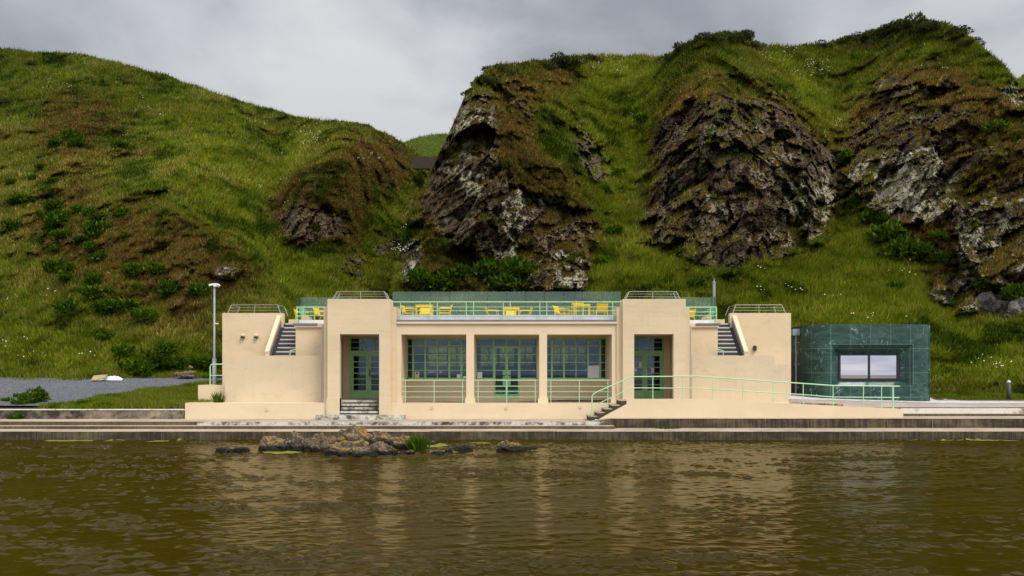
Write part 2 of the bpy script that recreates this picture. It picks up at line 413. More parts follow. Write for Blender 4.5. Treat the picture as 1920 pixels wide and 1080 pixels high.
ROCK = zone([
 (1, [(908,150),(872,185),(852,235),(822,295),(792,365),(760,430),(745,480),(800,425),(850,480),(930,505),(965,510),(990,430),(1005,370),(945,325),(935,230),(932,190)]),
 (1, [(735,545),(745,480),(770,450),(803,452),(806,500),(800,545)]), (1, [(1015,550),(1030,500),(1045,465),(1085,462),(1100,500),(1098,550)]),
 (1, [(1195,460),(1215,340),(1235,245),(1285,190),(1360,170),(1440,185),(1500,220),(1560,285),(1600,350),(1562,400),(1550,445),(1480,492),(1400,505),(1330,520),(1270,490)]),
 (1, [(1585,275),(1640,225),(1700,235),(1760,262),(1795,310),(1805,375),(1765,415),(1700,428),(1655,412),(1615,390),(1585,340)]),
 (1, [(1785,385),(1850,365),(1940,360),(2080,360),(2080,570),(1880,565),(1800,515),(1775,440)]), (1, [(1730,555),(1780,505),(1845,560),(1835,592),(1770,585)]),
 (.72, [(1590,250),(1640,190),(1760,200),(1850,260),(1930,290),(2080,300),(2080,420),(1850,420),(1760,300),(1650,260)]), (.8, [(940,330),(1010,360),(1060,420),(1110,470),(1100,540),(980,545),(990,430)]), (.8, [(820,200),(905,150),(930,190),(900,300),(800,330)]), (1, [(1862,160),(1930,148),(2060,160),(2060,240),(1890,208)]), (.9, [(1640,150),(1700,140),(1725,175),(1660,190)]), (.9, [(1755,145),(1785,145),(1785,170),(1755,172)]),
 (.62, [(478,398),(530,380),(600,388),(655,400),(645,452),(560,472),(500,435)]), (.8, [(390,500),(450,492),(455,518),(395,528)]),
 (.9, [(1058,215),(1092,238),(1142,305),(1168,350),(1120,345),(1078,280)]), (.6, [(690,420),(730,440),(735,520),(700,500)]), (.6, [(640,470),(680,470),(700,540),(650,530)])], 2, 2)
LICH = zone([
 (1, [(880,190),(920,205),(900,260),(840,320),(815,330),(850,240)]), (1, [(850,330),(900,290),(960,330),(1005,370),(985,430),(975,500),(930,500),(945,430),(960,400),(900,390)]), (.75, [(880,200),(925,210),(915,255),(850,300),(835,300)]),
 (.9, [(745,545),(760,450),(805,452),(800,545)]), (1, [(1015,550),(1030,500),(1045,465),(1085,462),(1100,550)]),
 (.35, [(1225,440),(1240,280),(1360,200),(1500,240),(1590,340),(1550,440),(1400,500),(1290,490)]), (.95, [(1490,380),(1560,340),(1560,440),(1500,475),(1470,470)]),
 (1, [(1590,330),(1640,280),(1740,260),(1800,320),(1800,375),(1760,415),(1690,425),(1600,385)]), (1, [(1780,395),(1850,365),(2080,360),(2080,570),(1880,560),(1800,510)]),
 (.9, [(1730,555),(1780,505),(1845,560),(1835,592),(1770,585)]), (1, [(1862,160),(2060,150),(2060,230),(1890,208)]), (.8, [(1640,150),(1725,140),(1725,180),(1650,190)]), (.8, [(1755,145),(1785,145),(1785,170),(1755,172)]),
 (.15, [(480,400),(655,390),(645,460),(500,440)]), (.8, [(390,500),(450,492),(455,518),(395,528)]), (.3, [(1060,215),(1168,350),(1120,345)])], 2, 2)
BROWN = np.maximum(zone([(1, [(908,140),(1000,150),(1010,260),(1080,330),(1130,400),(1135,470),(1110,548),(735,548),(760,420),(822,290),(870,180)]),
 (1, [(1240,180),(1300,150),(1400,150),(1470,160),(1540,220),(1600,300),(1590,420),(1480,500),(1330,520),(1190,460),(1210,330)]),
 (1, [(1590,200),(1700,120),(1830,140),(1920,200),(2080,220),(2080,620),(1850,600),(1740,560),(1700,470),(1620,420),(1580,330)]),
 (.8, [(940,140),(1060,110),(1130,140),(1100,170),(1040,190)])], 5, 2),
 zone([(.75, [(20,185),(120,160),(250,195),(260,245),(100,250)]), (.7, [(60,230),(250,225),(310,300),(160,330),(70,300)]), (1, [(170,420),(250,380),(330,397),(430,447),(500,502),(525,550),(400,560),(250,575),(170,560)]), (.55, [(60,390),(170,390),(190,560),(80,540)]),
 (.95, [(480,400),(560,310),(640,262),(720,270),(790,300),(740,370),(690,430),(640,470),(560,480),(490,440)]), (.5, [(470,215),(520,225),(550,265),(480,260)]),
 (.5, [(300,290),(430,320),(400,360),(300,345)]), (.5, [(60,340),(180,330),(200,380),(80,390)]), (.45, [(-80,180),(20,190),(40,300),(-80,330)]), (.4, [(60,560),(380,560),(395,640),(60,640)]),
 (1, [(1740,728),(1800,712),(2080,716),(2080,748),(1740,748)])], 4, 2))
LUSH_SUNNY = zone([(1, [(1080,130),(1240,120),(1225,200),(1190,330),(1160,420),(1110,420),(1130,340),(1090,200)]), (1, [(1110,440),(1200,430),(1260,490),(1330,515),(1480,490),(1560,440),(1600,400),(1660,440),(1720,520),(1760,590),(1950,640),(2080,650),(2080,715),(1740,715),(1480,620),(1100,570)]),
 (1, [(1420,95),(1490,90),(1580,230),(1600,300),(1570,300),(1500,200)]), (1, [(330,378),(440,422),(515,488),(545,560),(640,560),(600,500),(500,430),(420,375)]), (.9, [(530,560),(520,470),(580,470),(640,520),(720,540),(720,570)]), (1, [(690,390),(770,350),(800,300),(780,350),(740,420),(720,540),(690,500)]),  # includes a strip painting the sunny flank of the left spur crest brighter
 (.7, [(540,260),(640,240),(600,280),(540,330),(490,400),(440,410),(470,330)]), (.6, [(0,600),(400,640),(420,712),(0,712)]), (.5, [(250,260),(450,230),(480,330),(330,390)]), (.7,[(480,440),(560,480),(540,560),(500,520),(440,440)])], 5, 2)
GORSE = zone([(1, [(905,150),(925,120),(1060,100),(1130,100),(1100,120),(960,140)]), (1, [(1240,130),(1290,70),(1390,55),(1425,90),(1380,90),(1300,120),(1260,180)]), (1, [(1520,90),(1640,60),(1700,28),(1790,40),(1770,70),(1680,90),(1600,80)])], 3, 2)

def sheet(name, px0, px1, step, rows, sky, cols, seed, back, drop, amp_rock=1.0, base_brown=0.0):
    T = table(cols)
    px = np.arange(px0, px1 + .1, step); sk = np.interp(px, [a for a, _ in sky], [b for _, b in sky])
    q = np.stack([px * .035, np.zeros_like(px), np.full_like(px, seed)], -1)
    sk = sk + 5.0 * fbm(q, 1.0, 5, seed + 90, .6)
    t = np.linspace(0, 1, rows); PY = 748 + (sk[None, :] - 748) * t[:, None]; PX = np.broadcast_to(px, PY.shape)
    D = bil(T, PX, PY); rock0 = np.maximum(bil(ROCK, PX, PY), .40 * amp_rock ** 2 * bil(BROWN, PX, PY)); lich = bil(LICH, PX, PY); brown = bil(BROWN, PX, PY); lush = bil(LUSH_SUNNY, PX, PY); gorse = bil(GORSE, PX, PY)
    def pos(D): return np.stack([X(PX, D), D, H(PY, D)], -1)
    P = pos(D)
    nz = fbm(P, 3.2, 5, seed, .6); nz2 = fbm(P * np.array([1, 1, .7]), 11, 3, seed + 20)
    nz3 = fbm(P * np.array([1, 1, 1.4]), 1.2, 4, seed + 70, .6)
    rock = np.clip((rock0 * 1.1 + .75 * nz + .42 * nz2 + .30 * nz3 - .50) * 4.2, 0, 1)
    brown = np.clip(brown * 1.10 + .65 * nz2 + .50 * nz + base_brown, 0, 1) * np.clip(1.2 - lush, 0, 1)
    # relief: hummocks and slips on the grass, tilted blocks on the rock
    c, s_ = math.cos(.75), math.sin(.75)
    R = np.stack([P[..., 0] * c + P[..., 2] * s_, P[..., 1] * .8, (-P[..., 0] * s_ + P[..., 2] * c) * 1.9], -1)
    R = R + .5 * np.stack([fbm(P, 2.5, 3, seed + 51), fbm(P, 2.5, 3, seed + 52), fbm(P, 2.5, 3, seed + 53)], -1)
    fA, iA = facets(R, 5.5, seed + 3, .9, True); fB, iB = facets(R, 2.3, seed + 13, .9, True); fC, iC = facets(R, 1.0, seed + 23, .8, True)
    fac = 2.1 * fA + 1.35 * fB + .50 * fC + .16 * facets(R, .45, seed + 33)
    lich = np.clip(lich * 1.15 * (.15 + 1.0 * np.clip((iB * .6 + iC * .3 + iA * .35 - .42) * 5, 0, 1)), 0, 1)
    fac = fac * 1.2 + 2.4 * np.clip(.34 - np.abs(fbm(P * np.array([1, 1, .28]), 2.6, 4, seed + 61)) * 2.6, 0, 1) ** 1.2 * 1.4
    gr = 2.6 * fbm(P, 10, 3, seed + 5) + .25 * fbm(P, .6, 2, seed + 7) + 1.1 * fbm(P * np.array([.7, 1, 1.5]), 2.6, 4, seed + 6) + 1.9 * np.abs(fbm(P * np.array([1, 1, .55]), 5.5, 3, seed + 8)) + .35 * fbm(P, 1.0, 3, seed + 9)
    edge = np.clip(t / .06, 0, 1)[:, None]
    edge = edge * np.clip((PX - px0) / 150 + .55, 0, 1) if name == 'cliff' else edge
    tone = np.clip(.5 * iB + .35 * iC + .25 * iA - .05, 0, 1)
    D2 = D + edge * (gr * (1 - rock) * (1 + .5 * brown) + amp_rock * (fac + .35) * np.clip(rock0 * 1.6 + rock * .6, 0, 1))
    P = pos(D2)
    du = np.gradient(P, axis=1); dv = np.gradient(P, axis=0); Nn = np.cross(du, dv); Nn /= np.linalg.norm(Nn, axis=-1, keepdims=True) + 1e-9
    upf = blur(np.abs(Nn[..., 2]), 1, 1)                       # ledges hold turf, steep faces stay bare
    rock = rock * np.clip((.86 - upf) / .22, 0, 1)
    # the far side, out of the photograph
    ext = []; rk = []
    for dd in back:
        e = P[-1].copy(); e[:, 1] += dd; e[:, 2] += np.interp(px, [a for a, _ in drop], [b for _, b in drop]) * dd; ext.append(e)
    V = np.concatenate([P, np.stack(ext)], 0); n, m = V.shape[:2]
    def extn(a): return np.concatenate([a, np.repeat(a[-1:], len(back), 0)], 0)
    mask = np.stack([extn(rock), extn(brown), extn(lush), extn(lich)], -1)
    ii = np.arange(n * m).reshape(n, m); Q = np.stack([ii[:-1, :-1], ii[:-1, 1:], ii[1:, 1:], ii[1:, :-1]], -1).reshape(-1, 4)
    rq = extn(rock)[:-1, :-1].ravel()
    o = npmesh(name, V.reshape(-1, 3), Q, 'hillside', np.repeat(extn(tone)[..., None], 4, -1).reshape(-1, 4), mask.reshape(-1, 4), rq < .4)
    return o, P, rock, brown, lush, gorse, PX, PY
def base(*a): return list(a)
LEFT_SKY = [(-520,120),(-350,80),(-160,68),(-60,80),(0,91),(160,104),(300,138),(440,186),(560,221),(600,226),(660,229),(720,246),(760,272),(780,285),(800,312),(830,315),(960,335)]
LEFT = {-560: [(748,56),(712,60),(500,78),(300,94),(60,114)], -160: [(748,56),(712,60),(500,76),(300,91),(60,112)], 0: [(748,56),(712,60),(500,74),(300,88),(90,110)], 150: [(748,56),(712,60),(600,64.5),(450,74),(300,86),(103,108)],
 330: [(748,56),(712,60),(650,61.5),(560,64.5),(430,69.5),(395,70.5),(370,76),(300,86),(145,107)], 430: [(748,57),(712,60),(600,62.5),(470,66.5),(440,68),(415,77),(380,81),(300,88),(182,105)],
 480: [(748,57.5),(600,62),(510,65),(480,66.5),(455,76),(400,82),(300,92),(196,106)], 520: [(748,57.5),(600,61.5),(535,64.5),(505,75),(400,87),(300,97),(208,107)], 560: [(748,57.5),(600,63),(540,72),(480,78),(430,78.5),(320,81),(296,95),(220,102)],
 640: [(748,57.5),(600,65),(540,74),(460,80),(400,81.5),(290,84),(262,93),(228,97)], 700: [(748,57.5),(600,67),(540,76),(480,86),(400,92),(300,94),(240,99)],
 780: [(748,57.5),(600,68),(540,80),(400,97),(311,102),(300,105),(283,106)], 960: [(748,57.5),(600,70),(330,110)], 2100: [(748,58),(100,120)]}
hill, hP, hR, hB, hL, hG, hPX, hPY = sheet('hill', -520, 930, 3.0, 230, LEFT_SKY, LEFT, 3, (2, 6, 14, 30), [(-160, .05), (760, .05), (800, -.1), (960, -.1)], .55, .05)
tag(hill, 'green grassy hillside with brown patches falling toward the cream pavilion', None, None, 'structure')
CR_SKY = [(728,575),(740,520),(760,425),(790,362),(820,292),(850,232),(870,184),(888,160),(906,140),(930,121),(1000,116),(1060,108),(1140,104),(1250,106),(1290,80),(1340,66),(1390,62),(1424,88),(1480,88),(1530,84),(1600,70),(1650,55),(1700,40),(1780,48),(1820,70),(1850,96),(1885,128),(1900,146),(1930,168),(2090,205),(2250,190),(2450,240)]
CRAG = {728: [(748,57.5),(600,63),(540,66),(430,71),(300,77),(150,84)], 800: [(748,59),(600,64),(540,66),(500,67.5),(300,74),(150,82)], 900: [(748,59),(600,64.3),(545,66.3),(490,68.5),(420,68.5),(300,71.5),(200,75),(140,81)],
 1000: [(748,59),(600,64.5),(545,66.9),(400,71),(300,75),(200,82),(108,93)], 1080: [(748,59),(600,64.5),(545,66.5),(400,74),(300,79),(200,87),(106,98)], 1150: [(748,57.5),(600,64),(530,68.5),(400,78),(300,85),(200,93),(105,104)],
 1210: [(748,57.5),(600,64),(520,69),(430,74.5),(300,83.5),(180,92.5),(105,101)], 1260: [(748,57.5),(600,64),(515,69),(450,71),(300,76),(200,81),(130,88),(90,93)], 1330: [(748,57.5),(600,63.9),(515,69.3),(480,70),(300,73),(200,76),(130,82),(60,91)],
 1450: [(748,57.5),(600,63.9),(490,71),(440,72),(300,75),(200,80),(85,95)], 1530: [(748,57),(600,63.5),(450,73.8),(400,75),(300,78),(200,86),(85,100)], 1575: [(748,56.5),(600,63),(430,75.5),(400,77.5),(300,83),(200,90),(80,101)],
 1620: [(748,56.5),(600,62.5),(410,76),(390,76.2),(300,78.5),(200,85),(75,99)], 1700: [(748,56),(712,57.2),(600,62.5),(450,72.5),(420,73.2),(260,77),(150,83),(35,93)],
 1800: [(748,55),(712,56),(600,61.8),(520,66),(400,69.5),(260,74),(60,87)], 1920: [(748,54.3),(735,54.6),(718,55.3),(610,60),(560,61.6),(400,66),(200,74),(140,81)], 2100: [(748,53.5),(600,59),(400,64),(200,74),(140,80)], 2450: [(748,53),(600,58),(400,66),(200,78),(140,84)]}
crag, cP, cR, cB, cL, cG, cPX, cPY = sheet('cliff', 729, 2450, 2.6, 270, CR_SKY, CRAG, 17, (1.5, 5, 12, 28), [(728, -.55), (890, -.35), (960, .03), (1850, .03), (1900, -.2), (2090, -.2)], 1.0)
tag(crag, 'steep rocky sea cliff with brown heath, grass gullies and pale lichen', None, None, 'structure')
# grass, heath and herbs: one mass nobody could count
PAL = np.array([(.100,.172,.007),(.165,.178,.015),(.235,.238,.018),(.32,.255,.080),(.155,.090,.026),(.245,.122,.034),(.026,.052,.005),(.078,.120,.008)])
def blades(P, rock, brown, lush, gorse, n, seed, hs=1.0):
    r = np.random.default_rng(seed); ny, nx = P.shape[:2]
    w = (1 - np.clip(rock * 1.05, 0, .985))[:-1, :-1].ravel(); w = w / w.sum()
    cell = r.choice(len(w), n, p=w); j, i = cell // (nx - 1), cell % (nx - 1); a = r.random(n)[:, None]; b = r.random(n)[:, None]
    A, B, C, Dd = P[j, i], P[j, i + 1], P[j + 1, i + 1], P[j + 1, i]
    p = (A * (1 - a) + B * a) * (1 - b) + (Dd * (1 - a) + C * a) * b
    N = np.cross(B - A, Dd - A); N /= np.linalg.norm(N, axis=1, keepdims=True) + 1e-9; N[N[:, 1] > 0] *= -1
    br = brown[j, i]; lu = lush[j, i]; go = gorse[j, i]
    c1 = fbm(p, 4.0, 3, seed + 1); c2 = fbm(p, 1.1, 3, seed + 2); c3 = fbm(p, 14, 2, seed + 3)
    q = r.random(n) + .28 * c2
    idx = np.where(q < .34, 0, np.where(q < .72, 1, np.where(q < .86, 2, np.where(q < .95, 3, 7))))
    idx = np.where((c1 + .6 * c3 > .22) & (r.random(n) < .5), np.where(q < .55, 1, 3), idx); idx = np.where((c1 + .5 * c2 < -.18) & (r.random(n) < .45), 7, idx)
    idx = np.where((lu + .4 * c1 > .5) & (r.random(n) < .75), np.where(q < .42, 0, np.where(q < .90, 2, 1)), idx)
    isb = (br + .35 * c1 + .25 * c2) > r.random(n) * .85 + .15
    q2 = r.random(n) + .25 * c2
    idx = np.where(isb, np.where(q2 < .42, 4, np.where(q2 < .66, 5, np.where(q2 < .80, 1, np.where(q2 < .88, 3, 7)))), idx)
    idx = np.where(go > r.random(n) * .8 + .2, np.where(q2 < .5, 6, np.where(q2 < .75, 4, 0)), idx)
    dark = (c1 + .7 * c2 < -.34) & (r.random(n) < .75); idx = np.where(dark, np.where(r.random(n) < .5, 6, 7), idx)
    col = PAL[idx] * (.75 + .5 * r.random((n, 1))) * np.clip(1 + .42 * c3[:, None] + .45 * c2[:, None] + .25 * c1[:, None], .25, 2)
    herb = r.random(n) < .42 + .3 * c2
    hgt = hs * (.20 + .32 * r.random(n)) * np.where(herb, .55, .95) * np.where(isb, .72, 1.0) * (1 + .35 * lu) * (1 + .35 * c1)
    wid = hs * (.030 + .04 * r.random(n)) * np.where(isb, 1.25, 1) * np.where(herb, 1.9, .85)
    th = r.random(n) * 2 * np.pi; rad = (.35 + .45 * r.random(n)) * np.where(herb, 1.9, 1)
    up = np.stack([np.cos(th) * rad + .22, np.sin(th) * rad, np.full(n, .85)], -1) + N * .55
    up /= np.linalg.norm(up, axis=1, keepdims=True)
    t2 = r.random(n) * 2 * np.pi; side = np.stack([np.cos(t2), np.sin(t2) * .6, np.zeros(n)], -1)
    v0 = p - side * wid[:, None] - N * .04; v1 = p + side * wid[:, None] - N * .04; v2 = p + up * hgt[:, None]
    V = np.stack([v0, v1, v2], 1).reshape(-1, 3)
    col = col * (1 + .10 * np.clip(lu, 0, 1))[:, None] * np.where(isb, .92, 1.0)[:, None]
    tint = np.concatenate([np.clip(col, .003, .6), np.ones((n, 1))], 1); tint = np.repeat(tint, 3, 0)
    return V, tint
def blade_obj(name, label, V, tint):
    o = npmesh(name, V, np.arange(len(V)).reshape(-1, 3), 'blades', tint)
    return tag(o, label, 'grass', None, 'stuff')
def mound(x0, x1, d, z0, zt, seed, name):
    nx, ny = 40, 24; u = np.linspace(0, 1, nx); v = np.linspace(0, 1, ny); U, Vv = np.meshgrid(u, v)
    P = np.stack([x0 + (x1 - x0) * U, d + 30 * Vv, z0 + (zt - z0) * (1 - .75 * (2 * U - 1) ** 2) * np.sin(np.pi * (.12 + Vv * .8))], -1)
    P[..., 2] += 1.2 * fbm(P, 8, 4, seed)
    ii = np.arange(nx * ny).reshape(ny, nx); Q = np.stack([ii[:-1, :-1], ii[:-1, 1:], ii[1:, 1:], ii[1:, :-1]], -1).reshape(-1, 4)
    mk = np.zeros((nx * ny, 4)); mk[:, 2] = .5
    zz = np.zeros(P.shape[:2]); blade_obj('hill_grass', 'grass on the distant hilltop ' + ('in the gap' if seed == 31 else 'at the right edge'), *blades(P, zz, zz + .25, zz, zz, 14000, seed, 1.1))
    return npmesh(name, P.reshape(-1, 3), Q, 'hillside', None, mk, np.ones(len(Q)))
m1 = mound(X(560, 135), X(1100, 135), 125, 16, H(262, 140), 31, 'hill'); tag(m1, 'small distant green hilltop seen in the gap beside the crag', None, None, 'structure')
m2 = mound(X(1760, 130), X(2300, 130), 120, 20, H(122, 135), 37, 'hill'); tag(m2, 'distant grassy slope behind the far right end of the cliff', None, None, 'structure')

blade_obj('hill_grass', 'tufted green and brown grass covering the left hillside', *blades(hP, hR, hB, hL, hG, 760000, 5))
blade_obj('cliff_grass', 'grass and brown heath clinging to the rocky cliff', *blades(cP, cR, cB, cL, cG, 980000, 6))

def hill_point(px, py):
    """surface point of the hill that stands at this bearing"""
    best = None
    for P, PXg, PYg in ((cP, cPX, cPY), (hP, hPX, hPY)):
        i = int(round((px - PXg[0, 0]) / (PXg[0, 1] - PXg[0, 0])))
        if i < 0 or i >= PXg.shape[1]: continue
        colpy = PYg[:, i]
        if py < colpy[-1] - 4: continue
        k = int(np.argmin(np.abs(colpy - py))); p = P[k, i]
        if best is None or p[1] < best[1]: best = p
    return Vector([float(c) for c in best])

# white umbels scattered over the grass
def flowers():
    spots = []
    for cx, cy, sx, sy, n in ((1530,130,45,30,34),(1470,110,40,15,10),(1140,130,40,25,14),(1180,230,30,20,8),(590,260,28,22,22),(600,240,60,15,10),(745,470,18,28,22),(100,560,60,25,7),(20,560,20,15,5),(500,340,90,60,14),
                              (220,230,170,80,16),(160,140,160,25,8),(370,180,90,40,6),(1560,240,20,40,8),(1700,505,40,30,8),(1500,530,80,40,8),(1640,600,60,60,6),(60,660,60,25,6),(1720,120,90,40,8),(1660,260,60,30,4),(190,670,30,20,4),(700,305,20,12,6),(1840,690,60,12,10)):
        for _ in range(int(n * .62 + .5)): spots.append((rnd.gauss(cx, sx * .5), rnd.gauss(cy, sy * .5)))
    vs = []; fs = []
    for px, py in spots:
        try: p = hill_point(px, py)
        except Exception: continue
        for _ in range(rnd.randint(1, 4)):
            c = p + Vector((rnd.gauss(0, .22), rnd.gauss(0, .15) - .25, .35 + rnd.gauss(0, .12))); r = rnd.uniform(.025, .055); b = len(vs)
            for k in range(6):
                a = k * math.pi / 3; vs.append((c.x + r * math.cos(a), c.y + r * math.sin(a) * .6 - .02, c.z + r * .55 * math.sin(a)))
            fs.append(tuple(range(b, b + 6)))
    me = bpy.data.meshes.new('wildflowers'); me.from_pydata(vs, [], fs); me.materials.append(plain('petal', (.62, .62, .48), .8, .1))
    o = bpy.data.objects.new('wildflowers', me); COL.objects.link(o); tag(o, 'white umbel wildflowers dotted over the grassy slopes', 'wildflowers', None, 'stuff')
flowers()

# shrubs: leaf clusters on short stems
def bush_mesh(name, seed, w, h, n, leaf, pal, spiky=.5):
    r = np.random.default_rng(seed)
    lobes = [(r.normal(0, .42, 2) * w * .5, r.uniform(.25, .62)) for _ in range(9)]
    P = []
    for _ in range(n):
        (lx, ly), s = lobes[r.integers(9)]
        v = r.normal(size=3); v /= np.linalg.norm(v); v *= r.uniform(.45, 1.0) ** .5
        P.append((lx + v[0] * w * .30, ly + v[1] * w * .30, max(.02, h * s + v[2] * h * .36)))
    P = np.array(P); c = P - np.array([0, 0, h * .2]); c /= np.linalg.norm(c, axis=1, keepdims=True)
    d = c * spiky + r.normal(size=(n, 3)) * .5 + np.array([0, 0, .45]); d /= np.linalg.norm(d, axis=1, keepdims=True)
    sd = np.cross(d, r.normal(size=(n, 3))); sd /= np.linalg.norm(sd, axis=1, keepdims=True)
    L = leaf * (.6 + .8 * r.random((n, 1))); v0 = P - sd * L * .32; v1 = P + sd * L * .32; v2 = P + d * L
    V = np.stack([v0, v1, v2], 1).reshape(-1, 3)
    pal = np.array(pal); col = pal[r.integers(len(pal), size=n)] * (.7 + .6 * r.random((n, 1)))
    tint = np.repeat(np.concatenate([col, np.ones((n, 1))], 1), 3, 0)
    o = npmesh(name, V, np.arange(3 * n).reshape(-1, 3), 'blades', tint); me = o.data; bpy.data.objects.remove(o); return me
DKG = [(.038,.080,.005),(.070,.120,.007),(.020,.045,.004),(.105,.160,.010),(.034,.085,.006)]
GRS = [(.040,.075,.014),(.075,.052,.024),(.055,.090,.018),(.10,.065,.034),(.03,.045,.012)]
LIT = [(.055,.115,.008),(.09,.15,.012),(.035,.08,.008)]
BUSH = [bush_mesh('shrub', 40 + k, 1.6, 1.15, 620, .30, DKG) for k in range(4)]
THICK = [bush_mesh('thicket', 60 + k, 4.2, 1.5, 1500, .34, GRS) for k in range(4)]
ORD = ['leftmost', 'second from left', 'third from left', 'fourth from left', 'fifth from left', 'sixth from left', 'seventh from left', 'eighth from left', 'ninth from left', 'tenth from left', 'eleventh from left', 'twelfth from left']
def bushes(rows, name, meshes, where, cat, group, noun, sc=1.0, seed=0):
    k = seed
    for rowname, row in rows:
        for q, (px, py, w) in enumerate(sorted(row)):
            try: p = hill_point(px, py)
            except Exception: continue
            o = bpy.data.objects.new(name, meshes[k % len(meshes)]); COL.objects.link(o)
            ref = 1.6 if meshes is BUSH else 4.2
            s = w * p.y / F / ref * sc; o.location = p + (Vector((0, -.25 * s, -.2 * s)) if meshes is BUSH else Vector((0, .3, -.95 * s))); o.scale = (s, s, s * rnd.uniform(.8, 1.1)); o.rotation_euler = (0, 0, rnd.uniform(0, 6))
            pos = ORD[q] if len(row) > 1 else 'only one'
            tag(o, f'{noun}, {pos} {where} {rowname}', cat, group); k += 1
bushes([('topmost row', [(133,262,38),(107,275,28),(143,277,30),(228,278,26)]), ('row below the top', [(78,318,18),(62,335,20),(100,342,20),(22,346,20),(38,377,30),(60,378,16)]),
        ('upper middle row', [(103,397,36),(85,410,30),(118,408,28),(146,397,24),(167,403,26),(185,415,36),(231,405,30),(30,430,34)]),
        ('middle row', [(107,428,50),(120,447,36),(183,443,46),(150,455,28),(170,468,28),(238,447,26),(189,488,34)]),
        ('lower middle row', [(107,507,44),(130,513,34),(108,472,26),(131,528,36),(177,531,32),(252,515,40),(296,513,32),(261,545,26)]),
        ('low row', [(177,558,38),(318,552,46),(380,550,44),(207,550,24),(130,580,46),(240,580,50),(196,585,44),(273,600,42),(203,640,34)]),
        ('bottom row', [(260,700,56),(312,660,40),(295,690,62),(335,690,44),(380,690,50),(235,672,44)])],
       'shrub', BUSH, 'on the left hillside in the', 'shrub', 'dark green shrubs on the left hillside', 'rounded dark shrub', .9)
bushes([('line above the glass screen', [(790,530,48),(842,527,44),(868,524,58),(893,508,40),(927,525,64),(960,520,56),(975,505,48),(985,522,58),(955,538,62),(830,542,50),(800,542,46)]),
        ('gully between the crags', [(1130,440,40),(1150,442,36),(1127,497,30),(1135,363,28),(1160,330,26),(1205,230,26)]),
        ('grass apron below the dark crag', [(1272,482,34),(1300,537,36),(1435,540,20)]),
        ('hollow beside the pale rocks', [(1607,387,38),(1640,423,52),(1665,447,66),(1690,480,66),(1722,482,44),(1762,497,44),(1757,447,30),(1583,303,30),(1675,545,28)]),
        ('slope under the right summit', [(1865,245,44),(1830,240,30),(1905,560,50),(1850,540,44)])],
       'shrub', BUSH, 'in the', 'shrub', 'dark green shrubs below the cliff', 'leafy green shrub', .9, 2)
bushes([('brow of the left crag', [(884,168,40),(905,148,56),(935,128,62),(975,124,66),(1015,121,60),(1060,112,66),(1110,110,60)]),
        ('brow of the dark middle crag', [(1262,108,52),(1290,85,64),(1325,72,70),(1360,66,74),(1395,68,60),(1416,82,40)]),
        ('long summit ridge on the right', [(1545,82,50),(1585,74,64),(1635,64,66),(1672,50,72),(1712,44,84),(1755,46,80),(1790,56,56),(1822,76,50)])],
       'gorse_thicket', THICK, 'on the', 'gorse', 'gorse thickets along the cliff top', 'low gorse thicket', .8)

# old wall in the saddle
wd = 99.0
w = MB()
for k in range(8):
    x0 = X(775, wd) + k * .31; w.box(x0, x0 + .31, wd, wd + .5, H(316, wd), H(292.5 + (k % 3) * .8, wd))
tag(w.build('stone_wall', 'old_masonry'), 'dark old masonry wall crossing the gap between hill and crag', 'wall')
# ------------------------------------------------------------------ ground, terraces, water
def groundz(x, d):
    l = 1.06 + np.clip(d - 45.3, 0, 40) * .078 + np.where(d > 55, (d - 55) * .05, 0)
    r = 1.10 + np.clip(d - 45.3, 0, 40) * .052 + np.clip(21 - x, 0, 8) * .032 * np.clip((d - 45.3) / 3, 0, 1)
    s = np.clip((x + 3) / 6, 0, 1); return l * (1 - s) + r * s
gx = np.concatenate([np.linspace(-3000, -60, 6), np.linspace(-50, 50, 201), np.linspace(60, 3000, 6)]); gd = np.concatenate([np.linspace(45.32, 64, 60), [120, 400, 1200, 3000]])
A, B = np.meshgrid(gx, gd); Z = groundz(A, np.minimum(B, 64)) - .03; Z = Z + .05 * fbm(np.stack([A, B, Z * 0], -1), 2.0, 3, 77)
ii = np.arange(A.size).reshape(A.shape); Q = np.stack([ii[:-1, :-1], ii[:-1, 1:], ii[1:, 1:], ii[1:, :-1]], -1).reshape(-1, 4)
mk = np.zeros((A.size, 4)); mk[:, 2] = .35; mk[:, 1] = .15
tag(npmesh('ground', np.stack([A, B, Z], -1).reshape(-1, 3), Q, 'hillside', None, mk, np.ones(len(Q))), 'grassy ground behind the pool terrace', None, None, 'structure')
def patch(name, poly, mat, lift, label, step=.25, jitter=.12, seed=1):
    xs = [p[0] for p in poly]; ds = [p[1] for p in poly]
    gx = np.arange(min(xs) - .3, max(xs) + .3, step); gd = np.arange(min(ds) - .3, max(ds) + .3, step); A, B = np.meshgrid(gx, gd)
    jn = fbm(np.stack([A, B, A * 0], -1), .8, 3, seed) * jitter * 3; jm = fbm(np.stack([A, B, A * 0 + 9], -1), .8, 3, seed) * jitter * 3
    ins = poly_mask(A + jn, B + jm, poly) > .5; Z = groundz(A, B) + lift
    ii = np.arange(A.size).reshape(A.shape); q = np.stack([ii[:-1, :-1], ii[:-1, 1:], ii[1:, 1:], ii[1:, :-1]], -1).reshape(-1, 4)
    q = q[ins[:-1, :-1].ravel()]; o = npmesh(name, np.stack([A, B, Z], -1).reshape(-1, 3), q, mat, None, None, np.ones(len(q)))
    return tag(o, label, None, None, 'structure')
patch('gravel_path', [(-40,46.2),(-22.0,46.2),(-21.2,48.0),(-20.6,52.0),(-19.3,55.0),(-17.6,57.9),(-13.2,58.8),(-13.2,59.7),(-18,60.0),(-40,60.5)], 'gravel', .05, 'grey gravel track curving in front of the left hillside', .25, .22, 3)
